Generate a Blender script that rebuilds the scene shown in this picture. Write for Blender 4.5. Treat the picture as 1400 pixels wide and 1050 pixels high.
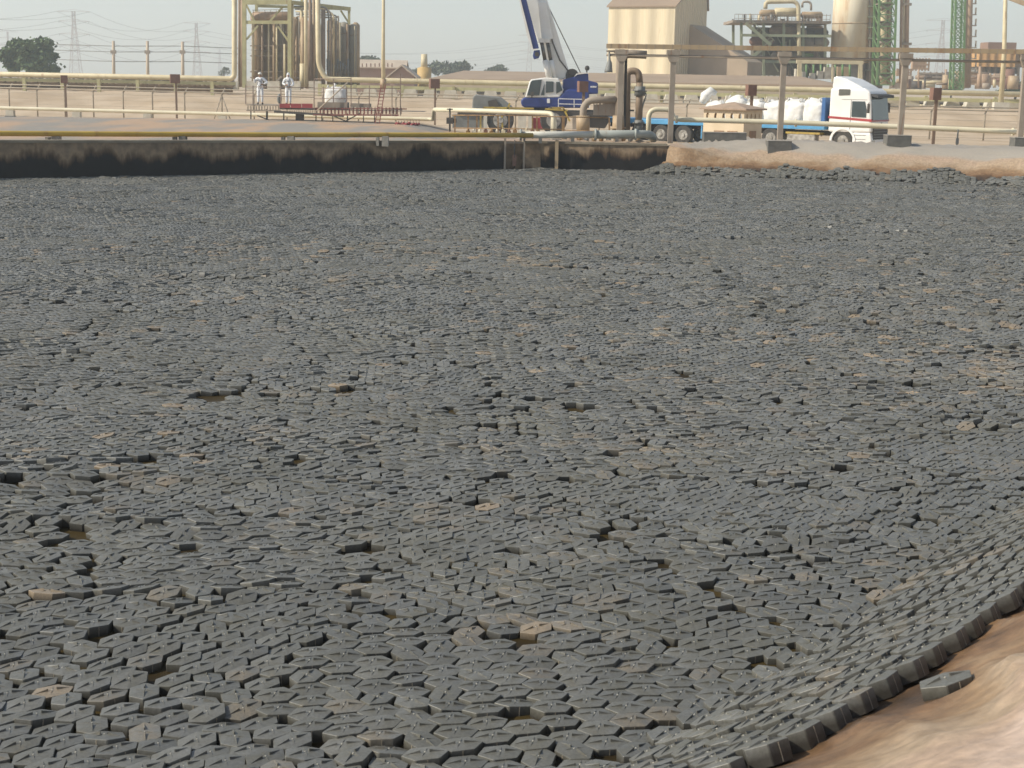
import bpy, bmesh, math, random
import numpy as np
from mathutils import Vector, Matrix
R = math.radians
random.seed(7)
rng = np.random.default_rng(11)
for o in list(bpy.data.objects): bpy.data.objects.remove(o)
sc = bpy.context.scene
col = sc.collection

# ------------------------------------------------------------------ camera, sky, sun, exposure
F, PITCH, ROLL, EYE = 2000.0, R(11.72), R(1.05), 3.2
r0 = Vector((1, 0, 0)); w0 = Vector((0, math.cos(PITCH), -math.sin(PITCH))); u0 = Vector((0, math.sin(PITCH), math.cos(PITCH)))
cr = r0*math.cos(ROLL) + u0*math.sin(ROLL)
cu = -r0*math.sin(ROLL) + u0*math.cos(ROLL)
CAM = Vector((0, 0, EYE))
cd = bpy.data.cameras.new('camera'); cam = bpy.data.objects.new('camera', cd); col.objects.link(cam)
cam.matrix_world = Matrix((( cr.x, cu.x, -w0.x, 0), (cr.y, cu.y, -w0.y, 0), (cr.z, cu.z, -w0.z, EYE), (0, 0, 0, 1)))
cd.sensor_width = 36; cd.lens = F/1400*36; cd.clip_start = 0.05; cd.clip_end = 20000
cd.dof.use_dof = True; cd.dof.focus_distance = 15; cd.dof.aperture_fstop = 8
sc.camera = cam
SUN_EL, SUN_AZ = R(38), math.atan2(-0.96, -0.26)     # azimuth measured from +Y towards +X: sun to the left, slightly behind
sd = Vector((math.sin(SUN_AZ)*math.cos(SUN_EL), math.cos(SUN_AZ)*math.cos(SUN_EL), math.sin(SUN_EL)))
wd = bpy.data.worlds.new('World'); sc.world = wd; wd.use_nodes = True
wn, wl = wd.node_tree.nodes, wd.node_tree.links
sky = wn.new('ShaderNodeTexSky'); sky.sky_type = 'NISHITA'; sky.sun_disc = False
sky.sun_elevation = SUN_EL; sky.sun_rotation = SUN_AZ; sky.air_density = 1.0; sky.dust_density = 0.8; sky.ozone_density = 1.0; sky.altitude = 0
hs = wn.new('ShaderNodeHueSaturation'); hs.inputs['Saturation'].default_value = 0.72
wl.new(sky.outputs[0], hs.inputs['Color']); wl.new(hs.outputs[0], wn['Background'].inputs[0])
wn['Background'].inputs[1].default_value = 0.10
ld = bpy.data.lights.new('sun', 'SUN'); ld.energy = 3.6; ld.angle = R(0.6); ld.color = (1, 0.93, 0.80)
sun = bpy.data.objects.new('sun', ld); col.objects.link(sun)
sun.rotation_euler = sd.to_track_quat('Z', 'Y').to_euler()
sc.view_settings.view_transform = 'Standard'; sc.view_settings.look = 'None'
sc.view_settings.exposure = 0.5; sc.view_settings.gamma = 1.0
sc.cycles.volume_bounces = 1; sc.cycles.max_bounces = 6

def P(u, v, d):
    "world point seen at photograph position u, v at forward distance d"
    q = cr*((u-700)/F) + cu*((525-v)/F) + w0
    return CAM + q*(d/q.y)
def PZ(u, v, z):
    "world point at height z"
    q = cr*((u-700)/F) + cu*((525-v)/F) + w0
    return CAM + q*((z-EYE)/q.z)
def XZ(u, v, d):
    p = P(u, v, d); return p.x, p.z

# ------------------------------------------------------------------ objects
def prop(o, label=None, cat=None, group=None, kind=None):
    if label: o['label'] = label
    if cat: o['category'] = cat
    if group: o['group'] = group
    if kind: o['kind'] = kind
    return o
def thing(name, label, cat, loc=(0, 0, 0), group=None):
    o = bpy.data.objects.new(name, None); col.objects.link(o); o.location = loc; o.empty_display_size = .2
    return prop(o, label, cat, group)
class MB:
    def __init__(s): s.v = []; s.f = []; s.s = []
    def add(s, vs, fs, smooth=False):
        b = len(s.v); s.v += [tuple(x) for x in vs]; s.f += [tuple(b+i for i in f) for f in fs]; s.s += [smooth]*len(fs); return s
    def box(s, c, size, rz=0, rx=0):
        M = Matrix.Rotation(rz, 3, 'Z') @ Matrix.Rotation(rx, 3, 'X'); c = Vector(c); hx, hy, hz = size[0]/2, size[1]/2, size[2]/2
        vs = [c + M @ Vector((x*hx, y*hy, z*hz)) for x in (-1, 1) for y in (-1, 1) for z in (-1, 1)]
        return s.add(vs, [(0,1,3,2),(4,6,7,5),(0,4,5,1),(2,3,7,6),(0,2,6,4),(1,5,7,3)])
    def bar(s, p, q, w, h=None):
        p, q = Vector(p), Vector(q); h = h or w; d = (q-p)
        if d.length < 1e-6: return s
        d.normalize(); up = Vector((0, 0, 1)) if abs(d.z) < .95 else Vector((0, 1, 0))
        a = d.cross(up).normalized(); b = a.cross(d).normalized()
        vs = [e + a*(i*w/2) + b*(j*h/2) for e in (p, q) for i, j in ((-1,-1),(1,-1),(1,1),(-1,1))]
        return s.add(vs, [(3,2,1,0),(4,5,6,7),(0,1,5,4),(1,2,6,5),(2,3,7,6),(3,0,4,7)])
    def tube(s, pts, r, n=8, smooth=True):
        pts = [Vector(p) for p in pts]; rs = r if isinstance(r, (list, tuple)) else [r]*len(pts)
        d0 = (pts[1]-pts[0]).normalized(); up = Vector((0, 0, 1)) if abs(d0.z) < .9 else Vector((0, 1, 0))
        a = d0.cross(up).normalized(); vs = []
        for i, p in enumerate(pts):
            if i == 0: t = pts[1]-pts[0]
            elif i == len(pts)-1: t = pts[-1]-pts[-2]
            else: t = (pts[i+1]-pts[i]).normalized() + (pts[i]-pts[i-1]).normalized()
            t.normalize(); a = (a - t*a.dot(t)).normalized(); b = t.cross(a)
            for k in range(n):
                g = 2*math.pi*k/n; vs.append(p + (a*math.cos(g) + b*math.sin(g))*rs[i])
        fs = [(i*n+k, i*n+(k+1) % n, (i+1)*n+(k+1) % n, (i+1)*n+k) for i in range(len(pts)-1) for k in range(n)]
        s.add(vs, fs, smooth); b0 = len(s.v)-len(vs); m = len(pts)-1
        s.f += [tuple(b0+k for k in reversed(range(n))), tuple(b0+m*n+k for k in range(n))]; s.s += [False, False]
        return s
    def cyl(s, c, r, h, n=24, r2=None, axis=(0, 0, 1)):
        c = Vector(c); ax = Vector(axis).normalized(); return s.tube([c, c+ax*h], [r, r if r2 is None else r2], n)
    def prism(s, poly, o, ax, ay, th, taper=None):
        "polygon in the plane (ax, ay) through o, thickened by vector th"
        o, ax, ay, th = Vector(o), Vector(ax), Vector(ay), Vector(th); n = len(poly)
        vs = [o + ax*x + ay*y for x, y in poly] + [o + ax*x + ay*y + th for x, y in poly]
        fs = [tuple(range(n)), tuple(reversed(range(n, 2*n)))] + [(k, k+n, (k+1) % n+n, (k+1) % n) for k in range(n)]
        return s.add(vs, fs)
    def ell(s, c, r, nu=14, nv=9, jit=0):
        c = Vector(c); vs = []; fs = []
        for j in range(nv+1):
            t = math.pi*j/nv
            for i in range(nu):
                g = 2*math.pi*i/nu; k = 1+random.uniform(-jit, jit)
                vs.append(c + Vector((r[0]*math.sin(t)*math.cos(g)*k, r[1]*math.sin(t)*math.sin(g)*k, r[2]*math.cos(t)*k)))
        for j in range(nv):
            for i in range(nu): fs.append((j*nu+i, (j+1)*nu+i, (j+1)*nu+(i+1) % nu, j*nu+(i+1) % nu))
        return s.add(vs, fs, True)
    def build(s, name, mat, parent=None, label=None):
        me = bpy.data.meshes.new(name); off = Vector(parent.location) if parent else Vector((0, 0, 0))
        if parent and parent.parent: off = off + Vector(parent.parent.location)
        me.from_pydata([tuple(Vector(v)-off) for v in s.v], [], s.f)
        me.polygons.foreach_set('use_smooth', s.s)
        bm = bmesh.new(); bm.from_mesh(me); bmesh.ops.remove_doubles(bm, verts=bm.verts, dist=1e-5); bmesh.ops.recalc_face_normals(bm, faces=bm.faces); bm.to_mesh(me); bm.free()
        me.materials.append(mat)
        o = bpy.data.objects.new(name, me); col.objects.link(o)
        if parent: o.parent = parent
        if label: o['label'] = label
        return o
def bend(pts, r, n=5):
    "round the corners of a polyline"
    pts = [Vector(p) for p in pts]; out = [pts[0]]
    for i in range(1, len(pts)-1):
        a, b, c = pts[i-1], pts[i], pts[i+1]; rr = min(r, (a-b).length*.48, (c-b).length*.48)
        p, q = b+(a-b).normalized()*rr, b+(c-b).normalized()*rr
        for k in range(n+1):
            t = k/n; out.append(p*(1-t)**2 + b*2*t*(1-t) + q*t*t)
    return out+[pts[-1]]

# ------------------------------------------------------------------ materials
MATS = {}
def mat(name, c, c2=None, scale=3.0, rough=.7, metal=0, bump=0, stretch=(1, 1, 1), lo=.35, hi=.65, detail=6, spec=.5, rust=None, rustamt=.62, coord='Object', bscale=None):
    if name in MATS: return MATS[name]
    m = bpy.data.materials.new(name); m.use_nodes = True; n, l = m.node_tree.nodes, m.node_tree.links
    b = n['Principled BSDF']; b.inputs['Roughness'].default_value = rough; b.inputs['Metallic'].default_value = metal
    b.inputs['Specular IOR Level'].default_value = spec
    c2 = c2 or tuple(x*.78 for x in c)
    tc = n.new('ShaderNodeTexCoord'); mp = n.new('ShaderNodeMapping'); mp.inputs['Scale'].default_value = stretch
    geo = n.new('ShaderNodeNewGeometry')
    l.new(geo.outputs['Position'] if coord == 'World' else tc.outputs['Object'], mp.inputs[0])
    nz = n.new('ShaderNodeTexNoise'); nz.inputs['Scale'].default_value = scale; nz.inputs['Detail'].default_value = detail; l.new(mp.outputs[0], nz.inputs['Vector'])
    rp = n.new('ShaderNodeMapRange'); rp.inputs['From Min'].default_value = lo; rp.inputs['From Max'].default_value = hi; l.new(nz.outputs[0], rp.inputs['Value'])
    mx = n.new('ShaderNodeMix'); mx.data_type = 'RGBA'; mx.inputs[6].default_value = (*c, 1); mx.inputs[7].default_value = (*c2, 1); l.new(rp.outputs[0], mx.inputs[0])
    out = mx.outputs[2]
    if rust:
        mp2 = n.new('ShaderNodeMapping'); mp2.inputs['Scale'].default_value = (2.2, 2.2, .35); l.new(mp.inputs[0].links[0].from_socket, mp2.inputs[0])
        n2 = n.new('ShaderNodeTexNoise'); n2.inputs['Scale'].default_value = scale*.9; n2.inputs['Detail'].default_value = 8; n2.inputs['Roughness'].default_value = .65; l.new(mp2.outputs[0], n2.inputs['Vector'])
        r2 = n.new('ShaderNodeMapRange'); r2.inputs['From Min'].default_value = rustamt-.06; r2.inputs['From Max'].default_value = rustamt+.08; l.new(n2.outputs[0], r2.inputs['Value'])
        m2 = n.new('ShaderNodeMix'); m2.data_type = 'RGBA'; l.new(r2.outputs[0], m2.inputs[0]); l.new(out, m2.inputs[6]); m2.inputs[7].default_value = (*rust, 1); out = m2.outputs[2]
    l.new(out, b.inputs['Base Color'])
    if bump:
        nb = n.new('ShaderNodeTexNoise'); nb.inputs['Scale'].default_value = bscale or scale*4; nb.inputs['Detail'].default_value = 8; l.new(mp.outputs[0], nb.inputs['Vector'])
        bp = n.new('ShaderNodeBump'); bp.inputs['Strength'].default_value = bump; bp.inputs['Distance'].default_value = .05; l.new(nb.outputs[0], bp.inputs['Height']); l.new(bp.outputs[0], b.inputs['Normal'])
    MATS[name] = m; return m
def glass(name='window_glass', c=(.03, .045, .05)):
    m = mat(name, c, tuple(x*1.6 for x in c), 1.2, rough=.08, spec=.8); return m

RUST = (.22, .085, .03)
cream = mat('cream_paint', (.62, .53, .34), (.52, .44, .27), 1.5, .55, rust=RUST, rustamt=.68)
cream2 = mat('cream_pipe', (.70, .64, .47), (.60, .54, .38), 1.0, .5, rust=(.35, .22, .10), rustamt=.72)
yellow = mat('yellow_pipe', (.50, .34, .05), (.38, .25, .04), 1.2, .5, rust=RUST, rustamt=.66)
olive = mat('olive_steel', (.50, .46, .24), (.38, .35, .18), 1.2, .6, rust=RUST, rustamt=.66)
brownpipe = mat('brown_pipe', (.30, .22, .15), (.22, .16, .11), 1.3, .65, rust=RUST, rustamt=.64)
tanpipe = mat('tan_pipe', (.42, .31, .19), (.33, .24, .14), 1.0, .6, rust=RUST, rustamt=.62)
dusty = mat('dusty_steel', (.35, .29, .225), (.27, .22, .17), 2.0, .75, rust=RUST, rustamt=.66)
greysteel = mat('grey_steel', (.23, .23, .215), (.17, .17, .155), 2.0, .6, rust=RUST, rustamt=.72)
darksteel = mat('dark_steel', (.05, .045, .04), (.09, .075, .06), 2.0, .7)
green = mat('green_steel', (.10, .22, .07), (.16, .24, .10), 1.0, .6, rust=(.35, .28, .15), rustamt=.64)
concrete = mat('concrete', (.33, .30, .25), (.24, .215, .18), 2.5, .9, bump=.3)
darkconc = mat('dark_concrete', (.105, .10, .088), (.16, .15, .13), 3, .9, bump=.3)
whitewash = mat('white_concrete', (.62, .58, .48), (.5, .45, .36), 2.0, .85)
redbrown = mat('brown_box', (.22, .12, .085), (.17, .09, .065), 3, .8)
redp = mat('red_paint', (.34, .045, .05), (.26, .04, .04), 2.0, .6)
whitep = mat('white_paint', (.80, .79, .75), (.70, .68, .62), 1.0, .35)
bluep = mat('blue_paint', (.028, .05, .21), (.02, .035, .15), 1.2, .38)
skyblue = mat('light_blue_paint', (.09, .33, .58), (.07, .26, .46), 1.5, .5, rust=(.25, .25, .22), rustamt=.68)
rubber = mat('tyre_rubber', (.035, .033, .03), (.07, .06, .05), 6, .85)
rim = mat('wheel_rim', (.42, .40, .36), (.2, .18, .15), 5, .6)
bagm = mat('woven_bag', (.78, .77, .74), (.62, .61, .57), 3.0, .7, bump=.8, bscale=5)
chrome = mat('rod_chrome', (.20, .19, .17), (.1, .1, .09), 4, .35, .6)
gl = glass()

def vstripes(name, c, c2, period, bumpd=.12, rust=None):
    m = mat(name, c, c2, 2.2, .75, stretch=(3, 3, .25), rust=rust, rustamt=.66); n, l = m.node_tree.nodes, m.node_tree.links
    tc = n.new('ShaderNodeTexCoord'); sp = n.new('ShaderNodeSeparateXYZ'); l.new(tc.outputs['Object'], sp.inputs[0])
    ad = n.new('ShaderNodeMath'); ad.operation = 'ADD'; l.new(sp.outputs[0], ad.inputs[0]); l.new(sp.outputs[1], ad.inputs[1])
    ml = n.new('ShaderNodeMath'); ml.operation = 'MULTIPLY'; ml.inputs[1].default_value = 2*math.pi/period; l.new(ad.outputs[0], ml.inputs[0])
    si = n.new('ShaderNodeMath'); si.operation = 'SINE'; l.new(ml.outputs[0], si.inputs[0])
    bp = n.new('ShaderNodeBump'); bp.inputs['Strength'].default_value = .7; bp.inputs['Distance'].default_value = bumpd; l.new(si.outputs[0], bp.inputs['Height'])
    l.new(bp.outputs[0], n['Principled BSDF'].inputs['Normal']); return m

# ------------------------------------------------------------------ noise helper for geometry
def vnoise(x, y, seed=0):
    x = np.asarray(x, float); y = np.asarray(y, float)
    g = np.random.default_rng(seed).random((256, 256))
    xi = np.floor(x).astype(int); yi = np.floor(y).astype(int); fx = x-xi; fy = y-yi
    fx = fx*fx*(3-2*fx); fy = fy*fy*(3-2*fy)
    a = g[xi % 256, yi % 256]; b = g[(xi+1) % 256, yi % 256]; c = g[xi % 256, (yi+1) % 256]; d = g[(xi+1) % 256, (yi+1) % 256]
    return (a*(1-fx)+b*fx)*(1-fy) + (c*(1-fx)+d*fx)*fy
def sstep(a, b, x):
    t = np.clip((np.asarray(x, float)-a)/(b-a), 0, 1); return t*t*(3-2*t)

# ------------------------------------------------------------------ pond outline (edge of the tile blanket), run anticlockwise
EZ = .60; EF = .34
def e2(u, v, z=EZ):
    p = PZ(u, v, z); return (p.x, p.y)
near = [(-26, 5.0), (-14, 3.4), (-7, 3.1), (-2.5, 3.3), (-.3, 3.9)] + [e2(1010, 1062), e2(1110, 1022), e2(1200, 962), e2(1290, 900), e2(1400, 822)] + [(4.0, 9.2), (6.6, 12.5), (11, 18), (16.5, 25.5), (20.5, 33), (21.5, 40), (20.0, 45)]
far = [e2(1400, 240, EF), e2(1200, 234, EF), e2(1050, 229, EF), e2(960, 226, EF), e2(914, 225, EF)]
wallp = [(PZ(u, v, 0).x, PZ(u, v, 0).y) for u, v in ((911, 236.6), (738, 233), (716, 233), (690, 233), (350, 240), (0, 248))]
dx = (wallp[-1][0]-wallp[-2][0], wallp[-1][1]-wallp[-2][1])
wallp.append((wallp[-1][0]+dx[0]*2.2, wallp[-1][1]+dx[1]*2.2))
left = [(-34, 22), (-31, 10)]
def chaikin(pts, k=3):
    for _ in range(k):
        o = [pts[0]]
        for a, b in zip(pts, pts[1:]): o += [(a[0]*.75+b[0]*.25, a[1]*.75+b[1]*.25), (a[0]*.25+b[0]*.75, a[1]*.25+b[1]*.75)]
        pts = o+[pts[-1]]
    return pts
bank = chaikin(near+far, 3)
poly = np.array(bank + wallp + left)
NB = len(bank)
def seg_dist(x, y):
    "signed distance (positive outside the pond) and whether the nearest side is the bank"
    x = np.asarray(x, float).ravel(); y = np.asarray(y, float).ravel(); best = np.full(x.shape, 1e9); isb = np.zeros(x.shape, bool); ins = np.zeros(x.shape, bool)
    ang = np.zeros(x.shape); ar = np.zeros(x.shape)
    n = len(poly)
    for i in range(n):
        ax, ay = poly[i]; bx, by = poly[(i+1) % n]; vx, vy = bx-ax, by-ay; L = vx*vx+vy*vy+1e-12
        t = np.clip(((x-ax)*vx+(y-ay)*vy)/L, 0, 1); d = np.hypot(x-ax-t*vx, y-ay-t*vy)
        m = d < best; best[m] = d[m]; isb[m] = (i < NB-1) or i >= n-3; ang[m] = math.atan2(vy, vx)
        c = ((ay > y) != (by > y)) & (x < (bx-ax)*(y-ay)/(by-ay+1e-12)+ax); ins ^= c
    return np.where(ins, -best, best), isb, ang
def bank_z(x, y, d, isb):
    wallw = np.where((d > .2) & (y > 46), 1-sstep(5.0, 8.5, x), np.where(isb, 0., 1.))
    nearw = 1-sstep(14, 30, y)                          # near bank climbs to 1.6 m, the far one to 1.05 m
    zb_near = np.where(d < 1.3, EZ+.54*d, EZ+.54*1.3+.30*np.minimum(d-1.3, 1.0))
    zb_far = np.where(d < 0, EF+.30*d, EF+.78*sstep(-.3, 1.9, d) - .98*sstep(4.4, 7.2, d))
    zb = np.maximum(zb_near*nearw+zb_far*(1-nearw), -.45)
    zw = 1.02 - .36*sstep(.5, 6, d) + (.10-.009*np.clip(x+8, -25, 15))*sstep(16, 27, d+(x+15)*.15) - .95*sstep(33, 40, d) - .40*sstep(62, 70, y)*sstep(-6, -3, x)
    zw = np.where(d < 0, -.45, zw)
    return zb*(1-wallw)+zw*wallw
def terrain(x, y):
    d, isb, a = seg_dist(x, y); d = d.reshape(np.shape(x)); isb = isb.reshape(np.shape(x))
    z = bank_z(x, y, d, isb)
    t = sstep(86, 92, y); z = z*(1-t)+.1*t
    z = z + 1.50*sstep(101, 114, y+2.0*(vnoise(np.asarray(x)/9, np.asarray(y)*0, 4)-.5)) - .45*sstep(134, 150, y)
    amp = np.where(y > 101, .35, .05)
    return z + amp*(vnoise(np.asarray(x)/3.1, np.asarray(y)/2.3, 5)-.5)*(y < 400)*(d > 4.4), d, isb

# ground sheet
xs = np.unique(np.concatenate([np.arange(-70, 70.1, .7), -np.geomspace(70, 6000, 26), np.geomspace(70, 6000, 26)]))
ys = np.unique(np.concatenate([-np.geomspace(14, 600, 12), np.arange(-13, 54, .8), np.arange(54, 150, .8), np.geomspace(150, 9000, 34)]))
GX, GY = np.meshgrid(xs, ys); GZ, GD, GB = terrain(GX, GY)
nx, ny = len(xs), len(ys); gm = bpy.data.meshes.new('ground')
vs = np.stack([GX.ravel(), GY.ravel(), GZ.ravel()-np.where(GD.ravel() < 5.5, .03, 0)], 1)
fs = []; mi = []
D2 = GD.reshape(ny, nx)
for j in range(ny-1):
    for i in range(nx-1):
        if min(D2[j, i], D2[j, i+1], D2[j+1, i], D2[j+1, i+1]) > 3.6:
            fs.append((j*nx+i, j*nx+i+1, (j+1)*nx+i+1, (j+1)*nx+i))
            cx, cy = (xs[i]+xs[i+1])/2, (ys[j]+ys[j+1])/2
            mi.append(1 if (cy > 10 and cy < 83.5 and cx < 4.5+.0*cy) else 0)
gm.from_pydata(vs.tolist(), [], fs); gm.polygons.foreach_set('material_index', mi); gm.polygons.foreach_set('use_smooth', [True]*len(fs))
sand = mat('sand', (.50, .39, .27), (.39, .29, .185), .35, .95, bump=.5, stretch=(1, 1, 3), detail=10, coord='World', bscale=2.0)
linerfar = mat('dusty_liner', (.25, .225, .19), (.40, .27, .17), .42, .8, bump=1.0, stretch=(1, .35, 1), coord='World', lo=.42, hi=.58, bscale=1.6)
gm.materials.append(sand); gm.materials.append(linerfar)
go = bpy.data.objects.new('ground', gm); col.objects.link(go); prop(go, kind='structure')

# pond liner: fine strip along every side, wrinkled
def liner_material():
    m = bpy.data.materials.new('pond_liner'); m.use_nodes = True; n, l = m.node_tree.nodes, m.node_tree.links; b = n['Principled BSDF']
    at = n.new('ShaderNodeAttribute'); at.attribute_name = 'up'
    geo = n.new('ShaderNodeNewGeometry')
    nz = n.new('ShaderNodeTexNoise'); nz.inputs['Scale'].default_value = 2.2; nz.inputs['Detail'].default_value = 10; nz.inputs['Roughness'].default_value = .6; nz.inputs['Distortion'].default_value = .6; l.new(geo.outputs[0], nz.inputs[0])
    ma = n.new('ShaderNodeMath'); ma.operation = 'MULTIPLY_ADD'; ma.inputs[1].default_value = .5; l.new(nz.outputs[0], ma.inputs[0]); l.new(at.outputs['Fac'], ma.inputs[2])
    sb = n.new('ShaderNodeMath'); sb.operation = 'SUBTRACT'; sb.inputs[1].default_value = .25; l.new(ma.outputs[0], sb.inputs[0])
    r = n.new('ShaderNodeValToRGB'); l.new(sb.outputs[0], r.inputs[0])
    e = r.color_ramp.elements; e[0].position = 0; e[0].color = (.030, .022, .014, 1); e[1].position = 1; e[1].color = (.58, .47, .38, 1)
    for p, c in ((.12, (.08, .045, .02)), (.22, (.185, .105, .05)), (.36, (.27, .175, .095)), (.52, (.38, .28, .185)), (.68, (.42, .30, .21)), (.82, (.50, .38, .30))):
        q = e.new(p); q.color = (*c, 1)
    n2 = n.new('ShaderNodeTexNoise'); n2.inputs['Scale'].default_value = 14; n2.inputs['Detail'].default_value = 8; l.new(geo.outputs[0], n2.inputs[0])
    rr = n.new('ShaderNodeMapRange'); rr.inputs['From Min'].default_value = .3; rr.inputs['From Max'].default_value = .7; rr.inputs['To Min'].default_value = .72; rr.inputs['To Max'].default_value = 1.12; l.new(n2.outputs[0], rr.inputs[0])
    mm = n.new('ShaderNodeMix'); mm.data_type = 'RGBA'; mm.blend_type = 'MULTIPLY'; mm.inputs[0].default_value = 1; l.new(r.outputs[0], mm.inputs[6]); l.new(rr.outputs[0], mm.inputs[7])
    # grey sheet laid over the far crest
    a2 = n.new('ShaderNodeAttribute'); a2.attribute_name = 'sheet'
    m3 = n.new('ShaderNodeMix'); m3.data_type = 'RGBA'; l.new(a2.outputs['Fac'], m3.inputs[0]); l.new(mm.outputs[2], m3.inputs[6]); m3.inputs[7].default_value = (.32, .295, .25, 1)
    l.new(m3.outputs[2], b.inputs['Base Color']); b.inputs['Roughness'].default_value = .55
    bp = n.new('ShaderNodeBump'); bp.inputs['Strength'].default_value = .35; bp.inputs['Distance'].default_value = .03; l.new(n2.outputs[0], bp.inputs['Height']); l.new(bp.outputs[0], b.inputs['Normal'])
    return m
lm = liner_material()
def resample(pts, stepf):
    pts = [Vector(p) for p in pts]; out = [pts[0]]; cur = pts[0]
    for q in pts[1:]:
        while True:
            d = (q-cur).length; st = stepf(cur)
            if d < st: break
            cur = cur+(q-cur)*(st/d); out.append(cur)
    return out
def strip(name, pts, ds, label_kind='structure', wall=False):
    pts = [Vector(p) for p in pts]; n = len(pts); nor = []
    for i in range(n):
        t = (pts[min(i+1, n-1)]-pts[max(i-1, 0)]).normalized(); nor.append(Vector((t.y, -t.x)))
    for _ in range(60): nor = [nor[0]] + [((nor[i-1]+nor[i]*2+nor[i+1])).normalized() for i in range(1, n-1)] + [nor[-1]]
    V = []; U = []; S = []; L = 0
    for i, p in enumerate(pts):
        if i: L += (p-pts[i-1]).length
        for d in ds: q = p+nor[i]*d; V.append((q.x, q.y, d, L))
    V = np.array(V); X, Y, Dd, Ls = V.T
    isb = np.full(X.shape, not wall); Z = bank_z(X, Y, Dd, isb)
    # wrinkles: long folds running up the slope at a slant, plus puckers
    f1 = vnoise((Ls*1.0+Dd*.9)/.8, Dd/3.2, 21); f2 = vnoise((Ls*.9-Dd*1.1)/.33, Dd/1.3, 22); f3 = vnoise(X/.17, Y/.17, 23)
    rid = 1-np.abs(2*f1-1); rid2 = 1-np.abs(2*f2-1)
    amp = sstep(-.9, .5, Dd)
    f4 = vnoise((Ls*1.0+Dd*1.6)/1.15+9, Dd/4.0, 24); rid4 = (1-np.abs(2*f4-1))**4
    Z = Z + amp*(.12*rid4*sstep(.15, .7, Dd)+.075*(rid**3-.25) + .04*(rid2**2-.3) + .008*(f3-.5)) - .02
    if wall: Z = np.where(Dd < .5, Z-.05, Z)
    nearw = 1-sstep(14, 30, Y)
    U = nearw*(.07+.90*sstep(-.3, 2.1, Dd+.25*rid+.45*rid4-.15)-.12*(f2-.5)) + (1-nearw)*(.05+.58*sstep(-.55, .95, Dd+.25*(f1-.5)))
    U = np.where(np.full(X.shape, wall), .50+.15*f1, U)
    S = (1-nearw)*sstep(.80, 1.05, Dd+.5*(f1-.5))*.85
    if wall: S = sstep(3.0, 3.8, Dd)*.7
    k = len(ds); fs = [(i*k+j, (i+1)*k+j, (i+1)*k+j+1, i*k+j+1) for i in range(n-1) for j in range(k-1)]
    me = bpy.data.meshes.new(name); me.from_pydata(np.stack([X, Y, Z], 1).tolist(), [], fs); me.polygons.foreach_set('use_smooth', [True]*len(fs))
    a = me.attributes.new('up', 'FLOAT', 'POINT'); a.data.foreach_set('value', U.astype(np.float32))
    a = me.attributes.new('sheet', 'FLOAT', 'POINT'); a.data.foreach_set('value', S.astype(np.float32))
    bm = bmesh.new(); bm.from_mesh(me); bmesh.ops.recalc_face_normals(bm, faces=bm.faces)
    if sum(f.normal.z for f in bm.faces) < 0: bmesh.ops.reverse_faces(bm, faces=bm.faces)
    bm.to_mesh(me); bm.free()
    me.materials.append(lm); o = bpy.data.objects.new(name, me); col.objects.link(o); prop(o, kind=label_kind); return o
dn = list(np.concatenate([np.arange(-2.6, 1.2, .07), np.arange(1.2, 5.2, .09)]))
near_strip = strip('pond_bank', resample(bank+[(wallp[0][0]-.35, wallp[0][1]-.02)], lambda p: max(.07, min(.35, .007*p.length))), dn)
strip('pond_bank', resample([(wallp[0][0]-.0, wallp[0][1])]+wallp[1:], lambda p: .3), list(np.arange(.25, 5.2, .25)), wall=True)

# water
wm = bpy.data.meshes.new('water'); c = poly.mean(0)
wv = [((p[0]-c[0])*1.0+c[0], (p[1]-c[1])*1.0+c[1], 0) for p in poly]; wm.from_pydata(wv, [], [tuple(range(len(wv)))])
wm.materials.append(mat('pond_water', (.060, .042, .014), (.025, .018, .008), 1.2, .55, coord='World', spec=.12)); wo = bpy.data.objects.new('water', wm); col.objects.link(wo); prop(wo, kind='structure')

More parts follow.
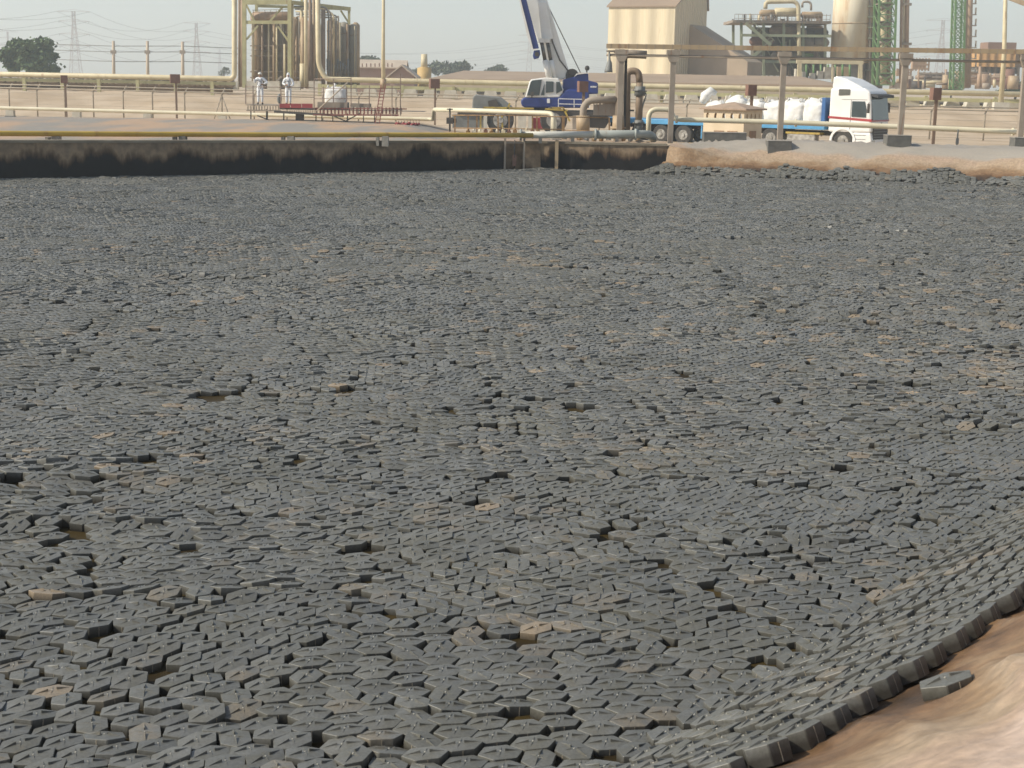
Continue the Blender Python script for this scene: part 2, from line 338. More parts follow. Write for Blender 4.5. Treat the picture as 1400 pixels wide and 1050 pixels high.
# ------------------------------------------------------------------ floating tiles
TL, TW, SL = .232, .150, .54                     # length, width across the long sides, slope of the bank
SP = TW+.005; ASP = (.75*TL+.004)/(.866*SP)      # lattice spacing across the flats, stretch along the long axis
HEX = [(TL/2, 0), (TL*.25, TW/2), (-TL*.25, TW/2), (-TL/2, 0), (-TL*.25, -TW/2), (TL*.25, -TW/2)]
def tile_template(lod):
    vs = []; fs = []; plug = []; global SEAM; SEAM = []
    def ring(r, z, ch=0):
        b = len(vs)
        for k in range(6):
            x, y = HEX[k]; px_, py_ = HEX[(k-1) % 6]; nx_, ny_ = HEX[(k+1) % 6]
            if ch:
                for qx, qy in ((px_, py_), (nx_, ny_)):
                    l_ = math.hypot(qx-x, qy-y); vs.append(((x+(qx-x)/l_*ch)*r, (y+(qy-y)/l_*ch)*r, z))
            else: vs.append((x*r, y*r, z))
        return b
    ch = .004 if lod == 0 else 0; n = 12 if ch else 6
    vs.append((0, 0, .006)); a = ring(.55, .004, ch); b = ring(.985, 0, ch); c_ = ring(.998, -.0022, ch); d = ring(.985, -.05, ch); e = ring(.95, -.085, ch)
    for k in range(n):
        k2 = (k+1) % n
        fs.append((0, a+k, a+k2))
        for p, q in ((a, b), (b, c_), (c_, d), (d, e)): fs.append((p+k, q+k, q+k2, p+k2))
    fs.append(tuple(e+k for k in reversed(range(n))))
    if lod < 2:
        for s_ in (-1, 1):                                # two fins along the long axis, tall towards the middle
            x0, x1, w = .022, .092, .0045
            q = len(vs)
            vs.extend([(s_*x0, -w, .002), (s_*x0, w, .002), (s_*x0, w*.5, .0185), (s_*x0, -w*.5, .0185), (s_*x1, -w, -.001), (s_*x1, w, -.001), (s_*x1, 0, .0035)])
            f = [(q, q+1, q+2, q+3), (q+1, q+5, q+6, q+2), (q+0, q+3, q+6, q+4), (q+3, q+2, q+6)]
            fs.extend(f if s_ < 0 else [tuple(reversed(t)) for t in f])
        for s_ in (-1, 1):                                # low cross ridge
            q = len(vs); ca, sa = math.cos(math.pi*.36), math.sin(math.pi*.36)
            def rp(x, y, z): return (x*ca-y*sa, x*sa+y*ca, z)
            vs.extend([rp(s_*.014, -.0022, .003), rp(s_*.014, .0022, .003), rp(s_*.014, 0, .0105), rp(s_*.06, 0, .0025)])
            f = [(q, q+1, q+2), (q, q+2, q+3), (q+1, q+3, q+2)]
            fs.extend(f if s_ < 0 else [tuple(reversed(t)) for t in f])
    if lod == 0:                                          # mould seams in the middle of the two long sides
        for s_ in (-1, 1):
            q = len(vs); yy = s_*TW/2
            vs.extend([(-.002, yy*.99, -.004), (.002, yy*.99, -.004), (.002, yy*.95, -.082), (-.002, yy*.95, -.082), (-.002, yy*.99+s_*.0025, -.004), (.002, yy*.99+s_*.0025, -.004), (.002, yy*.955+s_*.0025, -.082), (-.002, yy*.955+s_*.0025, -.082)])
            fs.append((q+4, q+5, q+6, q+7) if s_ < 0 else (q+7, q+6, q+5, q+4)); fs.extend([(q, q+1, q+5, q+4), (q+1, q+2, q+6, q+5), (q+3, q, q+4, q+7)]); SEAM += range(q, q+8)
    if lod == 0:                                          # pale plug in the middle
        q = len(vs)
        for k in range(6): vs.append((.0036*math.cos(k*math.pi/3), .0036*math.sin(k*math.pi/3), .0098))
        for k in range(6): vs.append((.0046*math.cos(k*math.pi/3), .0046*math.sin(k*math.pi/3), .004))
        fs.append(tuple(q+k for k in range(6))); plug += range(q, q+12)
        for k in range(6): fs.append((q+k, q+6+k, q+6+(k+1) % 6, q+(k+1) % 6))
    return np.array(vs), fs, plug
def tile_material():
    m = bpy.data.materials.new('tile_plastic'); m.use_nodes = True; n, l = m.node_tree.nodes, m.node_tree.links; b = n['Principled BSDF']
    at = n.new('ShaderNodeAttribute'); at.attribute_name = 'dirt'; ar = n.new('ShaderNodeAttribute'); ar.attribute_name = 'tone'
    geo = n.new('ShaderNodeNewGeometry'); tc = n.new('ShaderNodeTexCoord')
    nz = n.new('ShaderNodeTexNoise'); nz.inputs['Scale'].default_value = 9; nz.inputs['Detail'].default_value = 7; nz.inputs['Roughness'].default_value = .65; l.new(geo.outputs[0], nz.inputs[0])
    ng = n.new('ShaderNodeTexNoise'); ng.inputs['Scale'].default_value = 70; ng.inputs['Detail'].default_value = 4; l.new(geo.outputs[0], ng.inputs[0])
    def mix(f, a, c2, bt='MIX'):
        x = n.new('ShaderNodeMix'); x.data_type = 'RGBA'; x.blend_type = bt
        for s_, val in ((0, f), (6, a), (7, c2)):
            if isinstance(val, bpy.types.NodeSocket): l.new(val, x.inputs[s_])
            else: x.inputs[s_].default_value = val if s_ == 0 else (*val, 1)
        return x.outputs[2]
    def rng_(s_, a, b_, c0, d0):
        x = n.new('ShaderNodeMapRange'); l.new(s_, x.inputs[0]); x.inputs[1].default_value = a; x.inputs[2].default_value = b_; x.inputs[3].default_value = c0; x.inputs[4].default_value = d0; return x.outputs[0]
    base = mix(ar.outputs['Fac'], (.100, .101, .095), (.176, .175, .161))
    nl = n.new('ShaderNodeTexNoise'); nl.inputs['Scale'].default_value = .7; nl.inputs['Detail'].default_value = 5; l.new(geo.outputs[0], nl.inputs[0])
    base = mix(rng_(nl.outputs[0], .45, .75, 0, .6), base, (.135, .128, .098))
    c1 = mix(rng_(nz.outputs[0], .35, .68, 0, .65), base, (.098, .092, .066))
    ad = n.new('ShaderNodeMath'); ad.operation = 'MULTIPLY_ADD'; l.new(nz.outputs[0], ad.inputs[0]); ad.inputs[1].default_value = .9; l.new(at.outputs['Fac'], ad.inputs[2])
    c2 = mix(rng_(ad.outputs[0], .62, 1.25, 0, 1), c1, (.26, .205, .14))
    a3 = n.new('ShaderNodeAttribute'); a3.attribute_name = 'side_shade_stain'
    c2 = mix(rng_(a3.outputs['Fac'], 0, 1, 0, .85), c2, (.028, .024, .018))  # tile sides darkened: shade painted into the colour, over brown liquid stain
    c2 = mix(rng_(at.outputs['Fac'], 1.5, 1.9, 0, 1), c2, (.42, .40, .34))
    c3 = mix(1.0, c2, rng_(ng.outputs[0], .3, .7, .82, 1.15), 'MULTIPLY')
    l.new(c3, b.inputs['Base Color']); b.inputs['Roughness'].default_value = .47; b.inputs['Specular IOR Level'].default_value = .5
    bp = n.new('ShaderNodeBump'); bp.inputs['Strength'].default_value = .15; bp.inputs['Distance'].default_value = .004; l.new(ng.outputs[0], bp.inputs['Height']); l.new(bp.outputs[0], b.inputs['Normal'])
    return m
tmat = tile_material()

def resample_np(pts, st):
    p_ = np.array(pts); L_ = np.concatenate([[0], np.cumsum(np.hypot(*np.diff(p_, axis=0).T))]); tt_ = np.arange(0, L_[-1], st)
    return np.stack([np.interp(tt_, L_, p_[:, 0]), np.interp(tt_, L_, p_[:, 1])], 1)
def gen_tiles():
    seeds = []; g = 1.55
    for yy in np.arange(3, 56, g):
        for xx in np.arange(-27, 27, g*1.35):
            seeds.append((xx+rng.uniform(-.7, .7), yy+rng.uniform(-.6, .6)))
    seeds = np.array(seeds); th = []
    for sx_, sy_ in seeds:
        base = R(8)+R(26)*(vnoise(sx_/7, sy_/5, 31)-.5)
        if rng.random() < .38: base += R(30)
        th.append(base+R(rng.uniform(-9, 9)))
    th = np.array(th)
    # seeds close to the bank follow the shoreline
    sd_, sb_, sa_ = seg_dist(seeds[:, 0], seeds[:, 1])
    m = (sd_ > -1.6) & sb_; th[m] = sa_[m]+R(rng.uniform(-2, 2))
    pts = []; ang = []; gid = []
    K = 22
    ii, jj = np.meshgrid(np.arange(-K, K+1), np.arange(-K, K+1)); lx = (jj*.866).ravel()*SP*ASP; ly = (ii+jj*.5).ravel()*SP
    keep = np.hypot(lx, ly) < 2.3; lx, ly = lx[keep], ly[keep]
    for k, (s_, t) in enumerate(zip(seeds, th)):
        if abs(s_[0]) > .45*s_[1]+5: continue
        a = t
        if s_[1] > 0:
            x = s_[0]+lx*math.cos(a)-ly*math.sin(a); y = s_[1]+lx*math.sin(a)+ly*math.cos(a)
            wx = x+.35*(vnoise(x/1.1, y/1.1, 41)-.5)*2; wy = y+.25*(vnoise(x/1.1, y/1.1, 42)-.5)*2
            near_ = np.argsort(np.hypot(seeds[:, 0]-s_[0], seeds[:, 1]-s_[1]))[:14]
            dd = np.stack([np.hypot(wx-seeds[q, 0], (wy-seeds[q, 1])*1.25) for q in near_], 1)
            ok = dd.argmin(1) == 0
            pts.append(np.stack([x[ok], y[ok]], 1)); ang.append(np.full(ok.sum(), t)); gid.append(np.full(ok.sum(), k))
    p = np.concatenate(pts); a = np.concatenate(ang)
    ok = np.abs(p[:, 0]) < .45*p[:, 1]+2.6; p, a = p[ok], a[ok]
    def pairs(p, rad):
        cs = rad; ci = np.floor(p/cs).astype(np.int64); ci -= ci.min(0)-1; W = ci[:, 1].max()+3
        key = ci[:, 0]*W+ci[:, 1]; order = np.argsort(key, kind='stable'); ks = key[order]
        first = np.searchsorted(ks, ks, 'left'); rank = np.arange(len(ks))-first; KK = min(int(rank.max())+1, 8)
        A = []; B = []
        for off in (0, 1, W-1, W, W+1):
            tgt = key+off; st = np.searchsorted(ks, tgt, 'left'); en = np.searchsorted(ks, tgt, 'right')
            for r_ in range(KK):
                idx = st+r_; okk = idx < en; i_ = np.nonzero(okk)[0]; j_ = order[idx[okk]]
                if off == 0: k_ = i_ < j_; i_, j_ = i_[k_], j_[k_]
                dd = np.hypot(*(p[i_]-p[j_]).T); k_ = dd < rad; A.append(i_[k_]); B.append(j_[k_])
        return np.concatenate(A), np.concatenate(B)
    def mdist(p, a, A, B):
        dd = p[B]-p[A]; out = 0
        for q_ in (a[A], a[B]):
            lx_ = (dd[:, 0]*np.cos(q_)+dd[:, 1]*np.sin(q_))/ASP; ly_ = -dd[:, 0]*np.sin(q_)+dd[:, 1]*np.cos(q_); out = out+.5*np.hypot(lx_, ly_)
        return dd, out
    # drop tiles that would lie on top of another at grain seams
    p = p+rng.normal(0, .012, p.shape)+np.stack([.10*(vnoise(p[:, 0]/.8, p[:, 1]/.8, 43)-.5), .14*(vnoise(p[:, 0]/.7, p[:, 1]/.9, 44)-.5)], 1)
    a = a+R(26)*(vnoise(p[:, 0]/1.3, p[:, 1]/1.1, 45)-.5)
    A, B = pairs(p, SP*ASP); _, M_ = mdist(p, a, A, B); k_ = M_ < SP*.66; dead = np.zeros(len(p), bool)
    for i_, j_ in zip(A[k_], B[k_]):
        if not dead[i_] and not dead[j_]: dead[j_] = True
    p, a = p[~dead], a[~dead]
    for it in range(34):
        if it % 3 == 0: A, B = pairs(p, SP*ASP*1.02)
        d, M_ = mdist(p, a, A, B); L = np.hypot(*d.T)+1e-9; push = np.clip((SP*.985-M_)*.32, 0, .03)
        mv = d/L[:, None]*push[:, None]; np.add.at(p, B, mv); np.add.at(p, A, -mv)
    return p, a, pairs
tp, ta, pairs = gen_tiles()
# rows laid tip to tip along the near shore, following its curve
d, isb, sa = seg_dist(tp[:, 0], tp[:, 1]); NR = 8; DR_ = .152
kill = isb & (d > -.085-NR*DR_+.075) & (tp[:, 1] < 30); tp, ta = tp[~kill], ta[~kill]
bp_ = np.array(resample_np(bank, .02)); tg = np.gradient(bp_, axis=0); tg /= np.linalg.norm(tg, axis=1)[:, None]; inn = np.stack([-tg[:, 1], tg[:, 0]], 1)
for k_ in range(NR):
    q_ = bp_+inn*(.085+k_*DR_); L_ = np.concatenate([[0], np.cumsum(np.hypot(*np.diff(q_, axis=0).T))]); sp_ = .235+.003*k_
    tt_ = np.arange(rng.random()*sp_, L_[-1], sp_); tt_ += rng.uniform(-.008, .008, len(tt_)); xx_ = np.interp(tt_, L_, q_[:, 0]); yy_ = np.interp(tt_, L_, q_[:, 1]); tx_ = np.interp(tt_, L_, tg[:, 0]); ty_ = np.interp(tt_, L_, tg[:, 1])
    mk = (yy_ < 30) & (np.abs(xx_) < .45*yy_+2.6); xx_ += rng.uniform(-.012, .012, len(xx_)); yy_ += rng.uniform(-.012, .012, len(xx_))
    tp = np.concatenate([tp, np.stack([xx_, yy_], 1)[mk]]); ta = np.concatenate([ta, (np.arctan2(ty_, tx_)+rng.normal(0, R(2), len(xx_)))[mk]])
d, isb, sa = seg_dist(tp[:, 0], tp[:, 1])
edge = np.where(isb, np.where(tp[:, 1] > 30, -.55+.9*vnoise(tp[:, 0]/.6, tp[:, 1]/.6, 51)+.5*(vnoise(tp[:, 0]/2.5, tp[:, 1], 52)-.5), -.07+0*tp[:, 0]), -.13)
ok = d < edge
HOLES = [(290, 543, .24), (470, 535, .16), (105, 733, .15), (500, 752, .15), (825, 734, .17), (240, 752, .12), (692, 975, .12), (410, 631, .14), (188, 633, .18), (330, 705, .12), (797, 560, .16), (1150, 648, .14), (100, 680, .1), (1105, 537, .16), (20, 665, .2), (330, 872, .0), (735, 884, .1)]
for u, v, r_ in HOLES:
    h = PZ(u, v, .03); ok &= ~(np.hypot(tp[:, 0]-h.x, (tp[:, 1]-h.y)*.9) < r_*(.74 if h.y < 14 else .95))
farb = isb & (tp[:, 1] > 30) & (d > -1.5); ok &= ~(farb & (rng.random(len(tp)) < .06+.22*(vnoise(tp[:, 0]/.45, tp[:, 1]/.45, 62) > .62)))
# thin random drop-outs along the seams of the blanket
sparse = vnoise(tp[:, 0]/2.3, tp[:, 1]/2.3, 61); ok &= ~(rng.random(len(tp)) < .001+.008*sstep(.62, .85, sparse)*(d < -2.4))
tp, ta, d, isb = tp[ok], ta[ok], d[ok], isb[ok]; N = len(tp)
X, Y = tp.T
band = sstep(.52, .72, vnoise(X/1.7+3, Y/.62, 71))*(.35+.9*vnoise(X/6, Y/6, 72)) + .35*sstep(.6, .8, vnoise(X/.7, Y/.5, 73))
slopez = sstep(-2.0, -1.4, d)*isb
band = band*(1-.75*slopez)
def ridge(x, y):
    q = vnoise(x/2.4+.35*vnoise(x/1.1, y/1.1, 92), y/.78+.6*vnoise(x/2.0, y/2.0, 93), 91); q2 = vnoise(x/1.0, y/.42, 94)
    m_ = sstep(.35, .65, vnoise(x/5.0, y/3.6, 95))
    return (.3+.7*m_)*(.060*(1-np.abs(2*q-1))**2 + .026*(1-np.abs(2*q2-1))**2)
flat = 1-.85*slopez
rz_ = ridge(X, Y)*flat; rgx = (ridge(X+.04, Y)-ridge(X-.04, Y))/.08*flat; rgy = (ridge(X, Y+.04)-ridge(X, Y-.04))/.08*flat
rgx, rgy = np.clip(rgx, -.28, .28), np.clip(rgy, -.32, .32)
tx = R(1)*rng.normal(0, 1.0, N)*(3.4+3.0*band)*(1-.55*slopez); ty = R(1)*rng.normal(0, 1.0, N)*(2.6+2.0*band)*(1-.55*slopez)
tx += R(3.0)*band*1.0; farb = isb & (Y > 30) & (d > -1.6); tx = tx+farb*rng.normal(0, R(8), N); ty = ty+farb*rng.normal(0, R(7), N)
zt = .036+rz_+rng.uniform(-.006, .006, N)+band*rng.uniform(-.008, .014, N)
bz = bank_z(X, Y, d, isb); onb = isb & (bz > -.03)
zt = np.where(onb, np.maximum(zt, bz+.082+.004*rng.random(N)), zt)
# slope direction (outward normal) for tiles that lie on the bank
eps = .05; d1, _, _ = seg_dist(X+eps, Y); d2, _, _ = seg_dist(X, Y+eps); gx, gy = (d1-d)/eps, (d2-d)/eps
e3 = np.array([0, 0, 1.])
sl = np.where(onb, np.where(Y < 24, SL, .30)*sstep(-.03, .05, bz), 0)
nrm = np.stack([-gx*sl-ty-rgx*1.15, -gy*sl+tx-rgy*1.15, np.ones(N)], 1); nrm /= np.linalg.norm(nrm, axis=1)[:, None]
ta = ta+rng.normal(0, 1, N)*np.where(slopez > .5, R(1.5), R(3.2))+(rng.integers(1, 3, N))*R(60)*(rng.random(N) < .12+.35*(vnoise(X/.9, Y/.9, 77) > .66))
ax = np.stack([np.cos(ta), np.sin(ta), np.zeros(N)], 1); ax -= nrm*(ax*nrm).sum(1)[:, None]; ax /= np.linalg.norm(ax, axis=1)[:, None]
ay = np.cross(nrm, ax)
cl = vnoise(X/1.4, Y/.8, 81); cl2 = vnoise(X/.5, Y/.35, 82)
vpx = 525-0*X
def blob(x0, y0, sx_, sy_): return np.exp(-((X-x0)/sx_)**2-((Y-y0)/sy_)**2)
zone = np.clip(blob(4.2, 18.0, 3.2, 2.4)+blob(-1, 26.5, 9, 1.6)*.8+blob(-3.6, 12.2, 1.3, 1.1)*.45+blob(-2.2, 8.2, 1.4, .7)*.1+blob(9, 23, 4, 2)*.5, 0, 1)*(.35+1.1*cl2)  # zones of pale flecks: glints of lit faces painted in, among dusty tiles
dirt = np.clip(rng.normal(.0, .14, N), -.3, .35)+.30*sstep(.62, .86, cl)*rng.random(N)+(rng.random(N) < .0035+.22*zone)*rng.uniform(.3, .9, N)
tone = np.clip(rng.normal(.40, .20, N)+.5*(vnoise(X/3, Y/2, 84)-.5)+.55*sstep(8, 20, Y), 0, 1.6)  # random tone, plus paling with distance: haze painted into the tile colour
def in_view(x, y, z):
    q = np.stack([x, y, z-EYE], 1); dd = q@np.array(w0); uu = 700+F*(q@np.array(cr))/dd; vv = 525-F*(q@np.array(cu))/dd
    return (dd > .1) & (uu > -25) & (uu < 1425) & (vv < 1068), uu, vv, dd
vis, uu, vv, dep = in_view(X, Y, zt)
size = np.where(vis, 1/dep**2*np.abs((nrm*(np.array(CAM)-np.stack([X, Y, zt], 1))).sum(1)/dep), 0)
size = size*np.where(isb & (d > -.15) & (Y < 14), 3.0, 1.0)
NI = 299
order = np.argsort(-size); indiv = order[:NI]; rest = np.ones(N, bool); rest[indiv] = False
# everything past the 299 largest: one object
allv = []; faces = []; loops = []; base = 0; attd = []; attt = []; atts = []
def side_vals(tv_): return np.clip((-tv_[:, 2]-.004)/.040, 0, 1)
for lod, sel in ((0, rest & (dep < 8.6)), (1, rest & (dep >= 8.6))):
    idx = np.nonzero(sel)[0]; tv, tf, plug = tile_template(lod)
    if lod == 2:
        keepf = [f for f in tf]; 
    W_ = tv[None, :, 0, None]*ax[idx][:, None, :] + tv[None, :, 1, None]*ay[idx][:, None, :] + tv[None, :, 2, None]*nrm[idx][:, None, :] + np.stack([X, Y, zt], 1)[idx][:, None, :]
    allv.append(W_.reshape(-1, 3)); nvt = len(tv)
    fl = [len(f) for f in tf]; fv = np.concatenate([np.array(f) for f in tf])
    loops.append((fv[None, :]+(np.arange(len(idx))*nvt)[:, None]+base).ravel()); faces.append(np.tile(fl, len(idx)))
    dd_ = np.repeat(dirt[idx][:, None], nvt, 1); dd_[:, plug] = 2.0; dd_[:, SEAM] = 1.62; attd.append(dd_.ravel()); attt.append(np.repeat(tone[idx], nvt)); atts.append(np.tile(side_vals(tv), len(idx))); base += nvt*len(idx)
def rawmesh(name, V, loops, counts):
    me = bpy.data.meshes.new(name); me.vertices.add(len(V)); me.vertices.foreach_set('co', V.astype(np.float32).ravel())
    me.loops.add(len(loops)); me.loops.foreach_set('vertex_index', loops.astype(np.int32)); me.polygons.add(len(counts))
    st = np.concatenate([[0], np.cumsum(counts)[:-1]]).astype(np.int32); me.polygons.foreach_set('loop_start', st); me.polygons.foreach_set('loop_total', counts.astype(np.int32)); me.update(calc_edges=True); me.polygons.foreach_set('use_smooth', [False]*len(counts)); return me
V = np.concatenate(allv); me = rawmesh('floating_tiles', V, np.concatenate(loops), np.concatenate(faces))
for nm, arr in (('dirt', attd), ('tone', attt), ('side_shade_stain', atts)):
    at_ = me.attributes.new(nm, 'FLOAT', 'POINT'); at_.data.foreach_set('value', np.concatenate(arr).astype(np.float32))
me.materials.append(tmat); fo = bpy.data.objects.new('floating_tiles', me); col.objects.link(fo); prop(fo, kind='stuff')
print('tiles', N, 'verts', len(V))
# the 299 nearest, each its own object
tv, tf, plug = tile_template(0); tmesh = {}
def tile_mesh(db, tb):
    if (db, tb) in tmesh: return tmesh[(db, tb)]
    m_ = bpy.data.meshes.new('floating_tile'); m_.from_pydata(tv.tolist(), [], tf)
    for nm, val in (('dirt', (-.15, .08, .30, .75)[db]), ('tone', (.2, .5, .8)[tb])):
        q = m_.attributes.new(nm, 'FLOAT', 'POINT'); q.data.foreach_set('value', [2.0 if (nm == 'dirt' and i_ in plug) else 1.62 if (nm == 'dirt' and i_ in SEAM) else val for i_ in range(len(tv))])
    q = m_.attributes.new('side_shade_stain', 'FLOAT', 'POINT'); q.data.foreach_set('value', side_vals(tv).astype(np.float32))
    m_.materials.append(tmat); tmesh[(db, tb)] = m_; return m_
for k in indiv:
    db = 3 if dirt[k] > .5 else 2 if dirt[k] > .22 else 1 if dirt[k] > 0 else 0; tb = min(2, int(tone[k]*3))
    o = bpy.data.objects.new('floating_tile', tile_mesh(db, tb)); col.objects.link(o)
    M = Matrix(((ax[k][0], ay[k][0], nrm[k][0], X[k]), (ax[k][1], ay[k][1], nrm[k][1], Y[k]), (ax[k][2], ay[k][2], nrm[k][2], zt[k]), (0, 0, 0, 1))); o.matrix_world = M
    if d[k] > -.15 and isb[k]: lab, g_ = 'dark hexagonal plastic tile in the outermost row, lying on the brown liner edge', 'tiles in the outermost row on the liner'
    elif db == 3: lab, g_ = 'tan mud-covered hexagonal plastic tile packed among the dark grey ones', 'mud-covered tan tiles near the camera'
    else: lab, g_ = 'dark grey hexagonal plastic tile with two fins, packed among others near the camera', 'dark grey tiles packed on the near pond'
    prop(o, lab, 'tile', g_)
# the stray one lying on the liner
def liner_z(x, y):
    d_, b_, _ = seg_dist([x], [y]); return float(bank_z(np.array([x]), np.array([y]), d_, b_)[0])
from mathutils.bvhtree import BVHTree
bv = BVHTree.FromPolygons([v_.co for v_ in near_strip.data.vertices], [tuple(p_.vertices) for p_ in near_strip.data.polygons])
q_ = (P(1296, 944, 10)-CAM).normalized(); hit, hn, _, _ = bv.ray_cast(CAM, q_); hn = (hn if hn.z > 0 else -hn)
n_ = (hn*.6+Vector((-.05, .10, 1))*.4).normalized(); x_ = Vector((math.cos(R(24)), math.sin(R(24)), 0)); x_ = (x_-n_*x_.dot(n_)).normalized(); y_ = n_.cross(x_); c_ = hit+n_*.05
o = bpy.data.objects.new('floating_tile', tile_mesh(0, 1)); col.objects.link(o)
o.matrix_world = Matrix(((x_.x, y_.x, n_.x, c_.x), (x_.y, y_.y, n_.y, c_.y), (x_.z, y_.z, n_.z, c_.z), (0, 0, 0, 1))) @ Matrix.Diagonal((1.18, 1.18, 1, 1))
prop(o, 'single stray grey hexagonal tile stranded alone on the brown liner', 'tile')


# ------------------------------------------------------------------ far pond wall
def stain_mat(name, line, pale=(.20, .15, .10)):
    m = bpy.data.materials.new(name); m.use_nodes = True; n, l = m.node_tree.nodes, m.node_tree.links; b = n['Principled BSDF']; b.inputs['Roughness'].default_value = .7; b.inputs['Specular IOR Level'].default_value = .2
    geo = n.new('ShaderNodeNewGeometry'); sp_ = n.new('ShaderNodeSeparateXYZ'); l.new(geo.outputs[0], sp_.inputs[0])
    mp = n.new('ShaderNodeMapping'); mp.inputs['Scale'].default_value = (1.5, .3, .3); l.new(geo.outputs[0], mp.inputs[0])
    nz = n.new('ShaderNodeTexNoise'); nz.inputs['Scale'].default_value = 1.0; nz.inputs['Detail'].default_value = 9; nz.inputs['Roughness'].default_value = .62; l.new(mp.outputs[0], nz.inputs[0])
    a = n.new('ShaderNodeMath'); a.operation = 'MULTIPLY_ADD'; a.inputs[1].default_value = -1.7; l.new(nz.outputs[0], a.inputs[0]); l.new(sp_.outputs[2], a.inputs[2])
    mr = n.new('ShaderNodeMapRange'); mr.inputs[1].default_value = line-1.38; mr.inputs[2].default_value = line-.18; l.new(a.outputs[0], mr.inputs[0])
    r = n.new('ShaderNodeValToRGB'); e = r.color_ramp.elements; e[0].position = 0; e[0].color = (.012, .010, .009, 1); e[1].position = 1; e[1].color = (*pale, 1)
    for p, c_ in ((.42, (.013, .011, .010)), (.47, (.05, .03, .018)), (.56, (.13, .085, .05)), (.70, (.28, .20, .125))):
        q = e.new(p); q.color = (*c_, 1)
    l.new(mr.outputs[0], r.inputs[0])
    n2 = n.new('ShaderNodeTexNoise'); n2.inputs['Scale'].default_value = 5; n2.inputs['Detail'].default_value = 6; l.new(geo.outputs[0], n2.inputs[0])
    rr = n.new('ShaderNodeMapRange'); rr.inputs[1].default_value = .3; rr.inputs[2].default_value = .7; rr.inputs[3].default_value = .7; rr.inputs[4].default_value = 1.2; l.new(n2.outputs[0], rr.inputs[0])
    mm = n.new('ShaderNodeMix'); mm.data_type = 'RGBA'; mm.blend_type = 'MULTIPLY'; mm.inputs[0].default_value = 1; l.new(r.outputs[0], mm.inputs[6]); l.new(rr.outputs[0], mm.inputs[7]); l.new(mm.outputs[2], b.inputs['Base Color'])
    return m
st_dark = stain_mat('tar_stained_liner', .56); st_mid = stain_mat('brown_liner', -.05, (.24, .165, .10))
W = [Vector((p[0], p[1], 0)) for p in wallp]                 # right to left
def wall_top(i): return (1.03, 1.04, 1.04, 1.04, 1.12, 1.19, 1.22)[i]
def wall_panel(parent, a, b, za, zb, mt, name='lined_face', fold=.10, seed=1):
    n = max(2, int((b-a).length/.16)); nzv = 9; V = []; t = (b-a).normalized(); nr = Vector((t.y, -t.x, 0)); nr = nr if nr.y < 0 else -nr
    for i in range(n+1):
        for j in range(nzv+1):
            s_ = i/n; h = (za*(1-s_)+zb*s_)*(j/nzv) - .25*(1-j/nzv); q = a.lerp(b, s_)
            w_ = fold*float(vnoise((q.x+q.y)/.55, j/6, 100+seed))*(1-.75*(j/nzv)) + .05*(1-j/nzv)
            V.append(tuple(q+nr*w_+Vector((0, 0, h))))
    m_ = MB(); m_.add(V, [(i*(nzv+1)+j, (i+1)*(nzv+1)+j, (i+1)*(nzv+1)+j+1, i*(nzv+1)+j+1) for i in range(n) for j in range(nzv)], True)
    o = m_.build(name, mt, parent)
    return o
coping = mat('coping_concrete', (.27, .23, .165), (.19, .155, .11), 1.5, .9, bump=.3, coord='World')
def wall_thing(label, idx, mt, group=None):
    t = thing('pond_wall', label, 'wall', W[idx[0]], group)
    for i, j in zip(idx, idx[1:]):
        a, b = W[i], W[j]; wall_panel(t, a, b, wall_top(i), wall_top(j), mt, seed=i)
        tt = (b-a).normalized(); nr = Vector((tt.y, -tt.x, 0)); nr = nr if nr.y > 0 else -nr
        m_ = MB(); off = nr*.14; ext = tt*.0
        m_.prism([(0, 0), (.42, 0), (.42, .08), (0, .08)], a-nr*.06+Vector((0, 0, wall_top(i)-.06)), nr, (0, 0, 1), (b-a)+Vector((0, 0, wall_top(j)-wall_top(i))))
        m_.build('coping', coping, t)
    return t
wall_thing('short black tar-stained pond wall right of the sluice frame, below the grey pipe', (0, 1), st_dark)
wall_thing('narrow brown liner-covered stretch of pond wall between sluice and pale post', (1, 2), st_mid)
wall_thing('long black tar-stained pond wall left of the sluice, below the yellow pipe', (3, 4, 5, 6), st_dark)
# sluice
a, b = W[2], W[3]
t = thing('sluice_gate', 'rusty brown sluice frame with dark rod set in the pond wall below the crane', 'gate', a)
wall_panel(t, a+Vector((0, .25, 0)), b+Vector((0, .25, 0)), 1.04, 1.04, st_mid, 'back_plate', .03)
for q in (a, b, ): MB().bar(q+Vector((0, -.10, -.2)), q+Vector((0, -.10, 1.16)), .075).build('guide_post', dusty, t)
MB().bar(a+Vector((0, -.10, 1.0)), b+Vector((0, -.10, 1.0)), .06).build('cross_bar', dusty, t)
m_ = (a+b)/2; MB().tube([m_+Vector((0, -.1, 0)), m_+Vector((0, -.1, 1.1))], .025, 6).build('rod', darksteel, t)
MB().box(m_+Vector((0, -.12, .32)), (.14, .08, .30)).cyl(m_+Vector((0, -.12, .5)), .09, .05, 10, axis=(0, 1, 0)).build('valve_plate', redbrown, t)
q = P(760.5, 233, (W[0].y+W[1].y)/2-.25); t = thing('level_post', 'pale upright steel post against the stained pond wall, with short cross cap', 'post', (q.x, q.y, -.2))
MB().bar((q.x, q.y, -.2), (q.x, q.y, 1.12), .12, .08).build('post', tanpipe, t); MB().box((q.x, q.y+.04, 1.15), (.34, .2, .05)).build('cap', dusty, t)

